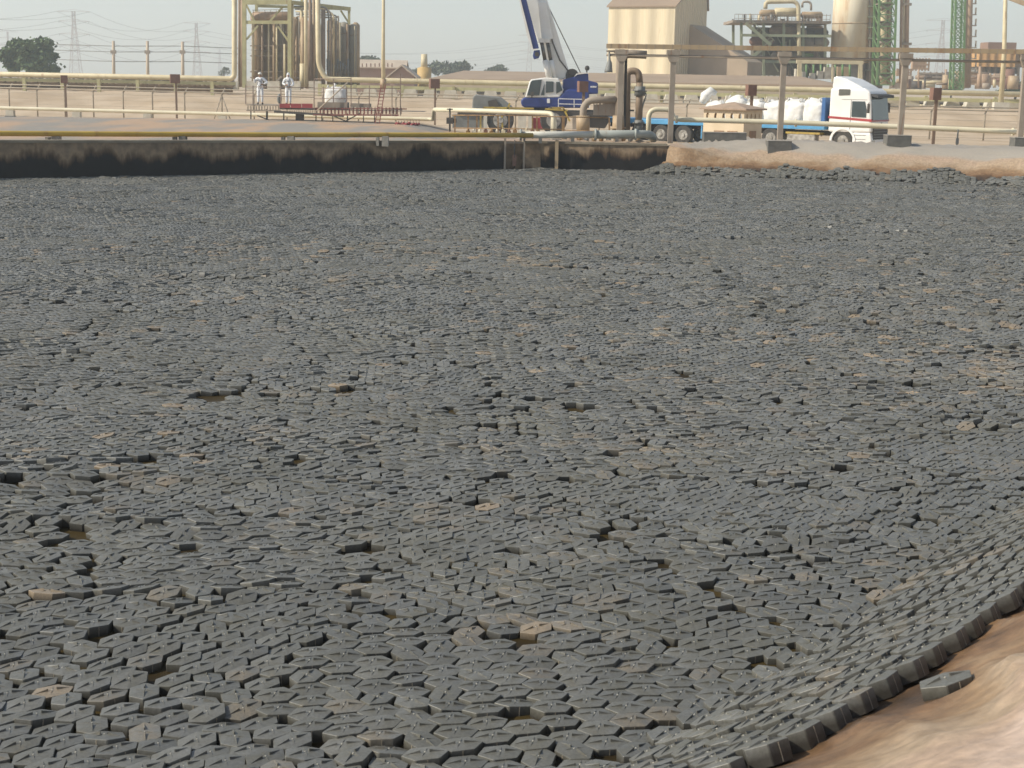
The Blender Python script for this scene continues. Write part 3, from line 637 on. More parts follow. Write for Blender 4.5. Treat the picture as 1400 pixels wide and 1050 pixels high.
# ------------------------------------------------------------------ pipes near the wall
def supports(t, pts, z0f, size, mt, name='support', top=None):
    for p in pts:
        p = Vector(p); z0 = z0f(p); m_ = MB(); m_.box((p.x, p.y, (z0+p.z)/2), (size[0], size[1], max(.05, p.z-z0))); m_.build(name, mt, t)
def gz(x, y):
    z, _, _ = terrain(np.array([float(x)]), np.array([float(y)])); return float(z[0])
t = thing('pipe', 'long yellow pipe running low above the left pond wall on small saddles', 'pipe', P(350, 183, 47.6))
pl = [P(-160, 181.5, 43.2), P(0, 182.5, 45), P(350, 184.2, 49), P(652, 184.5, 52.0), P(728, 185, 53.2)]
MB().tube(pl, .083, 12).build('pipe_run', yellow, t)
for u, dd in ((72, 45.9), (245, 47.8), (393, 49.4), (522, 50.6), (-80, 44.1)):
    q = P(u, 186.5, dd); MB().box((q.x-.14, q.y, q.z-.17), (.10, .3, .30)).box((q.x+.12, q.y, q.z-.16), (.22, .3, .34)).build('saddle', concrete if u != 245 else darkconc, t)
t = thing('pipe', 'thick white and grey pipe on the short pond wall, ending in an elbow', 'pipe', P(800, 184, 54))
a_ = P(712, 184.5, 53.4); b_ = P(886, 183.5, 55.2); c_ = P(893, 187, 56.2)
g1 = mat('pale_grey_pipe', (.62, .60, .52), (.42, .41, .36), .8, .55, rust=RUST, rustamt=.64)
g2 = mat('blue_grey_pipe', (.34, .36, .33), (.26, .27, .24), 1.5, .6, rust=RUST, rustamt=.66)
mid_ = a_.lerp(b_, .58)
MB().tube([a_, mid_], .125, 14).build('pipe_run', g1, t); MB().tube(bend([mid_, b_, c_, c_+Vector((.1, 1.6, -.35))], .35), .155, 14).build('pipe_run', g2, t)
for s_ in (.0, .58, .9): q = a_.lerp(b_, s_); MB().tube([q-Vector((.04, 0, 0)), q+Vector((.04, 0, 0))], .21, 14).build('flange', g2, t)
for s_ in (.15, .4, .75): q = a_.lerp(b_, s_); MB().box((q.x, q.y, q.z-.2), (.12, .25, .2)).build('saddle', concrete, t)

t = thing('pipe', 'cream pipe on concrete blocks in front of the left fence', 'pipe', P(300, 156, 87))
pl = [P(-170, 144, 90), P(0, 147.5, 89), P(320, 156, 87), P(588, 163, 84.5), P(592, 162, 84.3), P(592.5, 149.5, 80), P(598, 149, 78)]
MB().tube(bend(pl[:4]+[P(592.5, 163.2, 84.2), P(593, 150, 83), P(600, 149.6, 80)], .4), .105, 12).build('pipe_run', cream2, t)
for u in (-60, 14, 105, 202, 304):
    q = P(u, 147.6+.0268*u+2, 89-.006*u); z0 = gz(q.x, q.y)-.3
    MB().box((q.x, q.y, q.z-.2), (.46, .4, .34)).build('block', whitewash, t); MB().box((q.x, q.y-.02, q.z-.5), (.52, .46, .28)).build('block', darkconc, t)
t = thing('pipe', 'cream pipe rising onto pillars in front of the crane wheels', 'pipe', P(680, 153, 74))
MB().tube(bend([P(596, 150, 77.6), P(640, 150.8, 76), P(745, 154.5, 73), P(756.5, 155.5, 72.6), P(757, 185, 72.5)], .35), .115, 12).build('pipe_run', cream2, t)
for u in (714, 757):
    q = P(u, 155, 73); z0 = gz(q.x, q.y)-.2; MB().box((q.x, q.y, (z0+q.z-.1)/2), (.40 if u < 750 else .3, .3, q.z-.1-z0)).build('pillar', whitewash, t)
t = thing('pipe', 'cream pipe with upside-down U bend passing in front of the kiosk and truck', 'pipe', P(1100, 168, 59))
D1 = 59.0
MB().tube(bend([P(886.5, 190, D1), P(887, 149, D1), P(917, 150, D1), P(921, 162.5, D1), P(932, 163.5, D1), P(1060, 166.8, 58.5), P(1235, 173.5, 58), P(1400, 180.8, 57.4), P(1560, 187.5, 57)], .38, 6), [.085]*0 or .1, 12).build('pipe_run', cream2, t)
for u, v in ((925, 163), (1088, 168), (1385, 180)): q = P(u, v, 58.6); MB().tube([q-Vector((.04, 0, 0)), q+Vector((.04, 0, 0))], .15, 12).build('flange', cream2, t)
for u, v in ((1310, 177), (1395, 181)):
    q = P(u, v, 57.6); MB().bar(q, (q.x, q.y, .7), .05).box((q.x, q.y, q.z-.45), (.10, .08, .22)).build('hanger', greysteel, t)

# big upright pipes
t = thing('pipe_riser', 'thick brown vent pipe with shouldered elbow base standing tallest by the short wall', 'pipe', P(851, 180, 57.5))
D2 = 57.5
MB().tube(bend([P(845.5, 182, D2), P(848, 78, D2), P(858, 73.5, D2), P(884, 75, D2)], .62, 8), .155, 14).build('riser', dusty, t)
MB().bar(P(853.5, 186, D2+.2), P(856, 70, D2+.2), .10, .2).build('post', darksteel, t)
MB().tube(bend([P(797, 176, D2), P(797.5, 146, D2), P(806, 137, D2), P(846, 136, D2)], .75, 8), .135, 14).build('side_branch', dusty, t)
MB().tube([P(845.2, 186, D2), P(845.4, 158, D2)], [.24, .22], 14).tube([P(845.2, 176, D2), P(845.2, 174, D2)], .30, 14).build('flange', tanpipe, t)
MB().tube([P(797, 180, D2), P(797, 158, D2)], .26, 12).build('flange', tanpipe, t)
MB().prism([(-.9, 0), (0, 0), (0, .75), (-.25, .55), (-.55, .42), (-.9, .4)], P(843, 158, D2+.05), (1, 0, 0), (0, 0, 1), (0, .12, 0)).build('gusset', dusty, t)
for k in range(7):
    a = P(812+k*4.2, 139, D2+.3); MB().bar(a, (a.x, a.y, a.z-.55), .03).build('rail', darksteel, t)
t = thing('pipe_riser', 'rust-streaked brown pipe bent over like a cane with a grey coupling', 'pipe', P(874, 172, 58.2))
D3 = 58.2
MB().tube(bend([P(857, 186, D3), P(857.5, 97, D3), P(873, 97, D3), P(874.5, 113, D3)], .5, 7), .135, 14).tube([P(874.5, 112, D3), P(873, 172, D3)], .135, 14).build('riser', brownpipe, t)
MB().tube([P(875, 118, D3), P(874.6, 131, D3)], .21, 14).tube([P(875, 123, D3), P(874.8, 125, D3)], .27, 14).tube([P(873.2, 164, D3), P(873.0, 182, D3)], .17, 14).tube([P(873, 167, D3), P(873, 169, D3)], .24, 14).build('coupling', greysteel, t)
MB().tube(bend([P(878, 124, D3), P(884, 128, D3), P(880, 140, D3), P(877, 152, D3)], .2), .03, 6).build('hose', greysteel, t)
MB().box(P(862, 151, D3), (.28, .2, .07)).build('bracket', darksteel, t)

# overhead pipe bridge on four posts
t = thing('pipe_bridge', 'brown overhead pipe bridge on four tall posts crossing in front of the buildings', 'pipe bridge', P(1072, 190, 56))
DB = 57.0
MB().bar(P(829, 63, DB), P(1600, 73.5, DB-1.2), .18, .17).build('beam', tanpipe, t)
mm_ = MB()
for k in range(64): u = 835+k*12; q = P(u, 63+(u-829)*.0136, DB-(u-829)/771*1.2); mm_.box((q.x, q.y-.0, q.z), (.018, .20, .19))
mm_.build('clamp_row', dusty, t)
MB().tube([P(829, 75, DB+.1), P(1600, 88.5, DB-1.1)], .05, 8).build('lower_pipe', dusty, t)
for u, vb, dd in ((850, 188, 57), (921, 188, 57), (1072.5, 192, 55.2), (1238.5, 199, 54.2), (1404, 207, 53.4)):
    a = P(u, 67+(u-829)*.0136, DB-(u-829)/771*1.2); b = Vector((a.x, a.y, .95))
    MB().bar(b, a, .20, .20).build('post', dusty, t); MB().box(a+Vector((0, 0, -.10)), (.50, .30, .18)).prism([(-.25, 0), (.25, 0), (.12, -.28), (-.12, -.28)], a+Vector((0, -.13, -.18)), (1, 0, 0), (0, 0, 1), (0, .26, 0)).build('post_head', dusty, t)
q = P(833, 72, DB)
t = thing('hooter', 'grey bell-shaped hooter hanging from a bracket at the left end of the pipe bridge', 'hooter', q)
MB().bar(P(829, 70, DB), P(852, 70, DB), .07).bar(P(840, 71, DB), P(849, 82, DB), .05).build('bracket', dusty, t)
MB().tube([P(833, 71, DB), P(833.2, 82, DB), P(833.2, 86, DB), P(832, 96, DB), P(832, 99, DB)], [.03, .05, .10, .15, .16], 12).build('bell', greysteel, t)

# concrete blocks on the far crest
for (u0_, u1_, v0, v1, lab) in ((1050, 1082, 190, 206, 'dark concrete block under the bridge post right of the kiosk'), (1212, 1245, 199, 211, 'dark concrete block under the bridge post in front of the truck cab'), (1386, 1420, 207, 217, 'dark concrete block at the right edge of the far crest'), (962, 1020, 189, 202, 'long low dark concrete plinth in front of the kiosk')):
    dd = 53.3 if u0_ != 962 else 55.5; a = P(u0_, v1, dd); b = P(u1_, v1, dd); h = P(u0_, v0, dd).z-a.z
    t = thing('concrete_block', lab, 'block', (a+b)/2)
    zb_ = gz((a.x+b.x)/2, dd); h = max(h, .40) if u0_ != 962 else .34; a.z = zb_-.02
    MB().box(((a.x+b.x)/2, dd+.32, a.z+h/2-.06), (b.x-a.x, .62, h+.12)).build('block', darkconc, t)
    MB().box(((a.x+b.x)/2, dd+.32, a.z+h+.013), (b.x-a.x+.03, .64, .02)).build('top_slab', concrete, t)

# railing and valves above the short wall
t = thing('railing', 'rusty yellow-brown tube railing between the wall and the crane', 'railing', P(700, 185, 55))
rail = mat('rusty_rail', (.33, .20, .08), (.20, .11, .05), 4, .6)
for u, v0, v1, dd in ((622, 158, 182, 57), (640, 158, 181, 57), (652, 157, 181, 57), (681, 157, 186, 56.5), (696, 157, 181, 57), (728, 158, 192, 55), (734, 159, 182, 56), (769, 158, 190, 55), (771, 159, 182, 56), (833, 160, 190, 56)):
    a = P(u, v0, dd); b = P(u, v1, dd); MB().bar(b, a, .05).build('post', rail, t)
for a, b in (((618, 157.5, 57), (728, 158, 56)), ((728, 159, 55.5), (834, 161, 56)), ((620, 175, 57), (772, 177, 56)), ((772, 178, 56), (834, 180, 56))): MB().tube([P(*a), P(*b)], .022, 6).build('rail', rail, t)
t = thing('valve', 'black gear valve on a thin post left of the crane', 'valve', P(615, 178, 58))
MB().tube([P(615, 180, 58), P(615, 148, 58)], .035, 8).build('stem', darksteel, t); MB().cyl(P(615, 150, 58), .12, .04, 12).build('hand_wheel', darksteel, t)
MB().box(P(615, 165, 58), (.26, .2, .24)).box(P(619, 165, 58), (.30, .16, .16)).build('gearbox', darksteel, t)
t = thing('valve_manifold', 'small white and rusty valve cluster behind the low wall under the crane', 'valves', P(670, 184, 56))
for k in range(13):
    u = 640+k*8; q = P(u, 181+random.uniform(-1, 2), 57); MB().box(q, (.16, .15, .13)).cyl(q, .05, .15, 8).build('valve_body', (rail, whitewash, cream2, redbrown)[k % 4], t)
t = thing('valve_manifold', 'rusty valve cluster half hidden behind the thick grey pipe', 'valves', P(800, 190, 57))
for k in range(12):
    u = 762+k*10; q = P(u, 189+random.uniform(-1, 1), 57); MB().cyl(q+Vector((0, 0, -.12)), .09, .2, 10).box(q, (.2, .15, .06)).build('valve_body', (rail, greysteel, tanpipe)[k % 3], t)

# ------------------------------------------------------------------ kiosk
def wm_local(o, ang):
    c, s_ = math.cos(ang), math.sin(ang)
    return lambda x, y, z: Vector((o[0]+x*c-y*s_, o[1]+x*s_+y*c, o[2]+z))
kw = mat('kiosk_render', (.70, .57, .40), (.62, .50, .34), 1.5, .85); kr = mat('kiosk_roof', (.40, .29, .21), (.33, .24, .17), 3, .85); kv = mat('kiosk_louvre', (.33, .20, .12), (.26, .16, .09), 4, .8)
q = P(1016, 189, 61.0); LK = wm_local((q.x, q.y, .78), R(-34))
t = thing('kiosk', 'small tan kiosk with hip roof, row of oval holes and louvred vents', 'kiosk', LK(0, 0, 0))
wF, wS, H_ = 1.85, 1.75, 1.39
def kwall(m_, o, ax, L, n, holes):                         # wall with a band of oval openings cut through
    ax = Vector(ax); th = n*-.09; zl, zh = .93, 1.29
    m_.prism([(0, -.3), (L, -.3), (L, zl), (0, zl)], o, ax, (0, 0, 1), th); m_.prism([(0, zh), (L, zh), (L, H_), (0, H_)], o, ax, (0, 0, 1), th)
    st = L/holes; r_x = .075
    for k in range(holes):
        x0 = k*st; cx_ = x0+st/2; cz = (zl+zh)/2
        for sgn in (-1, 1):                                # half plates left and right of each oval
            arc = [(cx_+sgn*r_x*math.sin(math.pi*j/8), cz-math.cos(math.pi*j/8)*.155) for j in range(9)]
            xe = x0 if sgn < 0 else x0+st
            m_.prism([(cx_, zl), (xe, zl), (xe, zh), (cx_, zh), (cx_, cz+.155)]+list(reversed(arc))[1:], o, ax, (0, 0, 1), th)
A = LK(-wF, 0, 0); B = LK(0, 0, 0); C_ = LK(0, 0, 0)
fx = (LK(1, 0, 0)-LK(0, 0, 0)); fy = (LK(0, 1, 0)-LK(0, 0, 0))
m_ = MB(); kwall(m_, A, fx, wF, -fy, 5); m_.build('wall', kw, t)
m_ = MB(); kwall(m_, A+fy*wS, fx, wF, fy, 5); m_.build('wall', kw, t)
sx = fy
m_ = MB(); kwall(m_, A+fy*.09, fy, wS-.18, -fx, 4); m_.build('wall', kw, t)
m_ = MB(); kwall(m_, B+fy*.09, fy, wS-.18, fx, 4); m_.build('wall', kw, t)
rf = [LK(-wF-.14, -.14, H_), LK(.14, -.14, H_), LK(.14, wS+.14, H_), LK(-wF-.14, wS+.14, H_)]; ap = LK(-wF/2, wS/2, H_+.32)
m_ = MB(); m_.add(rf+[v_+Vector((0, 0, .06)) for v_ in rf]+[ap], [(0, 1, 2, 3), (4, 5, 8), (5, 6, 8), (6, 7, 8), (7, 4, 8), (0, 4, 5, 1), (1, 5, 6, 2), (2, 6, 7, 3), (3, 7, 4, 0)]); m_.build('roof', kr, t)
m_ = MB(); m_.box(LK(-wF*.60, -.015, .33), (.44, .03, .42), R(-34)).box(LK(-wF*.27, -.015, .33), (.44, .03, .42), R(-34))
for k in range(6):
    for x_ in (.60, .27): m_.box(LK(-wF*x_, -.035, .17+k*.065), (.42, .02, .02), R(-34))
m_.build('louvre', kv, t)
m_ = MB(); m_.box(LK(.015, wS*.5, .33), (.03, .6, .42), R(-34)); m_.build('louvre', kv, t)

# ------------------------------------------------------------------ fence
t = thing('fence', 'long sand-coloured steel fence with cranked post tops in front of the sand bank', 'fence', P(700, 165, 98))
fm = mat('fence_steel', (.40, .34, .26), (.32, .27, .20), 2, .7)
def fd(u): return 101-.0075*u
fu = [-60, -28, 12, 50, 88, 127, 168, 208, 252, 303, 347, 392, 441, 490, 541, 595, 649, 705, 762, 820, 878, 939, 1000, 1060, 1125, 1195, 1273, 1347, 1425, 1500]
def frail(u, off): return 116.5+.0235*u+off
for u in fu:
    a = P(u, frail(u, 7), fd(u)); z0 = gz(a.x, a.y)-.1; top = P(u+5, frail(u, -3), fd(u)+.1)
    MB().tube([(a.x, a.y, z0), a, top], .055, 6).build('post', fm, t)
for off in (-1.2, 3.2): MB().tube([P(u, frail(u, off), fd(u)-.08) for u in (-200, 200, 700, 1200, 1600)], .045, 6).build('rail', fm, t)
m_ = MB()
for k in range(5): m_.tube([P(u, frail(u, 9+k*8), fd(u)-.08) for u in (-200, 300, 800, 1200, 1600)], .010, 4)
m_.build('wires', fm, t)
a = P(303, 130, fd(303)); z0 = gz(a.x, a.y)-.1
for s_ in (-1, 1): MB().tube([a, (a.x+s_*.65, a.y, z0)], .04, 6).build('brace', fm, t)
# brown boxes on posts
pole_brown = mat('brown_post', (.20, .13, .085), (.15, .10, .07), 3, .75)
for u, v0, v1, vb, lab in ((89, 103, 114, 160, 'leftmost reddish-brown box on a thin post at the fence'), (240.5, 101.5, 114, 168, 'reddish-brown box on a thin post left of the pipe-filled steel frame'), (595, 108, 121, 178, 'reddish-brown box on a thin post right of the platform'), (798, 111, 126, 165, 'reddish-brown box on a post in front of the crane counterweight'), (1028, 116, 131, 150, 'reddish-brown box on a post above the kiosk roof'), (1280, 120, 137, 200, 'reddish-brown box on a post right of the truck')):
    dd = 94 if u < 700 else 68; a = P(u, v0, dd); b = P(u, v1, dd); t = thing('lamp_post', lab, 'lamp post', (b.x, b.y, gz(b.x, b.y)))
    w_ = (15/F)*dd if u > 200 else .5
    MB().bar((b.x, b.y, gz(b.x, b.y)-.2), (b.x, b.y, b.z+.02), .11 if dd > 90 else .13).build('post', pole_brown, t)
    MB().box((b.x-.05, b.y, (a.z+b.z)/2), (w_*.85, w_*.6, a.z-b.z), R(18)).build('box', redbrown, t)

# ------------------------------------------------------------------ pipe rack behind the sand bank
t = thing('pipe_rack', 'long cream pipe rack behind the sand bank on both sides of the steel frame', 'pipe rack', P(700, 118, 126))
DR = 126.0
def rv(u, off): return 101.5+.0200*u+off
MB().tube(bend([P(-200, rv(-200, 0), DR), P(316, rv(316, 0), DR), P(320.5, rv(320, -4), DR), P(320.5, -40, DR)], .55), .22, 12).build('pipe_run', cream, t)
MB().tube(bend([P(434, -30, DR), P(435.5, 90, DR), P(446, rv(446, 0)-2, DR), P(460, rv(460, 0)-2, DR), P(1110, rv(1110, 0)-1, DR-2), P(1600, rv(1600, 0), DR-6)], .9), .22, 12).build('pipe_run', cream, t)
MB().bar(P(-200, rv(-200, 7.5), DR+.1), P(322, rv(322, 6.5), DR+.1), .3, .26).build('beam', olive, t)
MB().bar(P(440, rv(440, 7.5), DR+.1), P(1600, rv(1600, 9.5), DR-5), .3, .30).build('beam', olive, t)
for u in [-60, -8, 33, 85, 135, 188, 240, 290, 437, 485, 550, 620, 693, 766, 835, 905, 1004, 1087, 1180, 1266, 1361, 1450]:
    a = P(u, rv(u, 4), DR-1); MB().bar((a.x, a.y, 1.2), a, .26, .3).build('stanchion', olive, t)
for k in range(34):
    u = 478+k*27.5
    if 436 < u < 1420:
        a = P(u, rv(u, 16.5), DR-3); w_ = 1.25
        MB().prism([(-w_*.5, -.25), (w_*.5, -.25), (w_*.36, .42), (-w_*.36, .42)], a, (1, 0, 0), (0, 0, 1), (0, 1.0, 0)).build('saddle', whitewash, t)
t = thing('pipe_bundle', 'dark low bundle of pipes behind the rack at the left', 'pipes', P(200, 115, 131))
for k in range(6): MB().tube([P(-200, 96+k*2.0+11, 131+k), P(318, 106+k*2.0+7, 131+k)], .22, 8).build('pipe_run', (darksteel, dusty, brownpipe)[k % 3], t)
m_ = MB()
for k in range(46): u = 5+k*7+random.uniform(-2, 2); a = P(u, 112+.02*u, 130); m_.cyl(a, random.uniform(.12, .3), random.uniform(.3, .7), 8, axis=(random.uniform(-.6, .6), 0, 1))
m_.build('valve_row', dusty, t)
t = thing('pipe_bundle', 'dark bundle of pipes with round cylinders behind the rack at the far right', 'pipes', P(1300, 148, 131))
for k in range(5): MB().tube([P(1180, 139+k*2.2, 129+k), P(1600, 147+k*2.2, 127+k)], .2, 8).build('pipe_run', (darksteel, dusty, brownpipe)[k % 3], t)
m_ = MB()
for k in range(24): u = 1230+k*7.3; a = P(u, 147+.022*(u-1230), 125.5); m_.cyl(a+Vector((0, 0, -.25)), .17, .55, 10)
m_.build('valve_row', cream, t)

# ------------------------------------------------------------------ platform, workers
DP = 82.0; pxm = F/DP
t = thing('platform', 'elevated work platform with handrails, red panel and rusty slatted edge where two workers stand', 'platform', P(455, 168, DP))
deckm = mat('grating', (.40, .33, .24), (.26, .2, .15), 3, .8); rusty = mat('rusty_red', (.26, .09, .07), (.17, .06, .045), 3, .75)
def pb(u0_, v0, u1_, v1, d0, th, yo=0): a = P(u0_, v0, d0); b = P(u1_, v1, d0); return ((a.x+b.x)/2, d0+th/2+yo, (a.z+b.z)/2), (abs(b.x-a.x), th, abs(a.z-b.z))
MB().box(*pb(337, 142.8, 384, 145, DP, 2.2)).build('deck', dusty, t)
MB().box(*pb(382, 147.5, 432, 150.5, DP, 2.3)).box(*pb(430, 150, 580, 153, DP, 2.0)).build('deck', darksteel, t)
MB().bar(P(375, 152.5, DP), P(470, 158.5, DP), .18, .12).build('beam', darksteel, t)
m_ = MB()
for k in range(12): m_.box(*pb(338+k*3.8, 145, 339.8+k*3.8, 150.5, DP, .05))
m_.bar(P(337, 151, DP), P(384, 151.5, DP), .07); m_.build('slat_edge', deckm, t)
m_ = MB()
for k in range(13): m_.box(*pb(396+k*3.1, 150.8, 397.2+k*3.1, 156, DP, .05, -.08))
m_.build('slat_edge', deckm, t)
m_ = MB()
for k in range(24): m_.box(*pb(432+k*5.0, 147, 434+k*5.0, 156, DP, .06, -.05))
m_.bar(P(428, 148, DP-.05), P(556, 149, DP-.05), .06).bar(P(428, 157, DP-.05), P(545, 157.5, DP-.05), .08); m_.build('slat_edge', rusty, t)
m_ = MB()
for k in range(3): m_.box(*pb(382.5+k*15.3, 141.5, 397.2+k*15.3, 147.8, DP, .04, -.12))
m_.build('red_panel', redp, t)
MB().box(*pb(433, 139.5, 474, 150, DP, 1.0, .3)).box(*pb(478, 141.5, 505, 147.5, DP, .8, .3)).build('side_box', dusty, t)
rm = mat('handrail', (.30, .22, .17), (.2, .14, .11), 4, .7)
for u, v0, v1 in ((336, 116, 143), (346, 117, 143), (384, 118, 142), (429.5, 107, 150), (442, 118, 150), (456, 107, 140), (480, 106, 150), (505, 117, 150), (547.5, 101, 158), (536, 117, 158), (474, 118, 143)):
    a = P(u, v0, DP-.1); b = P(u, v1, DP-.1); MB().bar(b, a, .05).build('rail_post', rm, t)
for (u0_, va, u1_, vb) in ((336, 118.5, 429, 120), (336, 131, 429, 133), (430, 108, 480, 107.5), (430, 120.5, 548, 121), (430, 134.5, 505, 135), (505, 149, 550, 150), (384, 120, 384.5, 140)): MB().tube([P(u0_, va, DP-.1), P(u1_, vb, DP-.1)], .024, 6).build('rail', rm, t)
MB().tube([P(433, 152, DP-.2), P(476, 112, DP-.2)], .04, 6).build('brace', mat('pale_bar', (.5, .42, .32), rough=.7), t)
for u, v0, v1, w_ in ((343, 151, 160, .06), (388, 156, 170, .06), (410, 156, 170, .42), (432, 157, 170, .06), (440, 157, 170, .05), (455, 157, 170, .05), (475, 157, 170, .06), (497, 157, 171, .05), (512, 157, 172, .05), (365, 151, 163, .1)):
    MB().bar(P(u, v1+3, DP+.4), P(u, v0-2, DP+.4), w_).build('leg', darksteel, t)
for a, b in (((470, 167), (492, 155)), ((455, 158), (478, 168)), ((352, 158), (372, 166))): MB().bar(P(*a, DP+.2), P(*b, DP+.2), .06).build('brace', darksteel, t)
t = thing('ladder', 'rusty red ladder leaning against the right half of the platform', 'ladder', P(516, 172, DP-.6))
for du in (0, 6): MB().bar(P(512+du, 174, DP-.7), P(521+du, 116, DP-.3), .05).build('rail', rusty, t)
m_ = MB()
for k in range(13): f_ = k/13; m_.bar(P(512+9*f_, 173-57*f_, DP-.7+.4*f_), P(518+9*f_, 173-57*f_, DP-.7+.4*f_), .035)
m_.build('rungs', rusty, t)
def bulk_bag(u0_, u1_, v0, v1, dd, lab, cat='bag', grp=None, lumpy=.10, seed=0, loops=True, depth=None, name='bulk_bag'):
    a = P(u0_, v1, dd); b = P(u1_, v1, dd); h = P(u0_, v0, dd).z-a.z; w_ = b.x-a.x; dpt = depth or w_*.9; cx_ = (a.x+b.x)/2; cy_ = dd+dpt/2
    t = thing(name, lab, cat, (cx_, cy_, a.z), grp); nu, nv = 22, 12; V = []
    rr = random.Random(seed)
    for j in range(nv+1):
        f_ = j/nv; zz = h*(f_**.9)
        prof = .93+.07*math.sin(min(1, f_*1.4)*math.pi) if f_ < .78 else .97-.62*((f_-.78)/.22)**1.7
        for i in range(nu):
            g = 2*math.pi*i/nu; ex = 4.5; rad = 1/((abs(math.cos(g))**ex+abs(math.sin(g))**ex)**(1/ex))
            fold = 1+lumpy*(float(vnoise(i/2.2+seed*7, f_*5, 200+seed))-.5)+.03*math.sin(g*9+seed)
            V.append((cx_+math.cos(g)*rad*prof*fold*w_/2*.95, cy_+math.sin(g)*rad*prof*fold*dpt/2*.95, a.z+zz*(1+.12*lumpy*math.sin(g*3+seed)) if j else a.z))
    m_ = MB(); fs_ = [(j*nu+i, j*nu+(i+1) % nu, (j+1)*nu+(i+1) % nu, (j+1)*nu+i) for j in range(nv) for i in range(nu)]+[tuple(range(nv*nu, nv*nu+nu))]
    m_.add(V, fs_, True); m_.build('sack', bagm, t)
    if loops:
        for sx_ in (-1, 1):
            c0 = Vector((cx_+sx_*w_*.36, cy_-dpt*.3, a.z+h*.86)); m_ = MB(); m_.tube(bend([c0, c0+Vector((-.05*sx_, 0, .18)), c0+Vector((.08, .05, .22)), c0+Vector((.1, .1, 0))], .08), .03, 6); m_.build('lifting_loop', bagm, t)
        m_ = MB(); c0 = Vector((cx_+rr.uniform(-.15, .1), cy_-.1, a.z+h*.95)); m_.tube([c0, c0+Vector((.03, 0, .12)), c0+Vector((.08, 0, .22))], [.12, .05, .09], 8); m_.build('tied_neck', bagm, t)
    return t
bulk_bag(442, 473.5, 118.5, 143.5, DP+.35, 'white bulk bag standing on the platform right of the two workers', seed=3)
t = thing('hose_heap', 'small heap of red hose on the ground right of the ladder', 'hose', P(556, 174, 80))
m_ = MB(); pts = [P(540+i*1.0, 174-3*abs(math.sin(i*.9))-random.uniform(0, 4), 80+random.uniform(0, .6)) for i in range(34)]; m_.tube(pts, .06, 6); m_.build('hose', redp, t)
m_ = MB()
for k in range(8): q = P(545+k*4, 165, 80.5); m_.bar(q, (q.x, q.y, q.z-.5), .03)
m_.bar(P(543, 163, 80.5), P(575, 164, 80.5), .03); m_.build('frame', rm, t)

# people ------------------------------------------------------------
skin = mat('skin', (.33, .19, .12), (.28, .16, .10), 8, .6); suit = mat('white_coverall', (.82, .83, .83), (.70, .71, .72), 3.5, .8, bump=.6, bscale=9); strapm = mat('harness_strap', (.03, .035, .06), (.05, .05, .07), 6, .7); hatm = mat('hard_hat', (.82, .80, .70), rough=.35); bootm = mat('boot', (.05, .04, .035), rough=.7)
def skinmesh(name, J, E, mt, parent, sub=1, root=0):
    me = bpy.data.meshes.new(name); me.from_pydata([j[0] for j in J], E, []); o = bpy.data.objects.new(name, me); col.objects.link(o); o.parent = parent
    sk = o.modifiers.new('skin', 'SKIN'); sk.use_smooth_shade = True; lay = me.skin_vertices[0] if len(me.skin_vertices) else None
    if lay is None:
        bm = bmesh.new(); bm.from_mesh(me); bm.verts.layers.skin.verify(); bm.to_mesh(me); bm.free(); lay = me.skin_vertices[0]
    for i, j in enumerate(J):
        r_ = j[1] if isinstance(j[1], tuple) else (j[1], j[1]); lay.data[i].radius = r_; lay.data[i].use_root = (i == root)
    ss = o.modifiers.new('sub', 'SUBSURF'); ss.levels = sub; ss.render_levels = sub
    me.materials.append(mt); return o
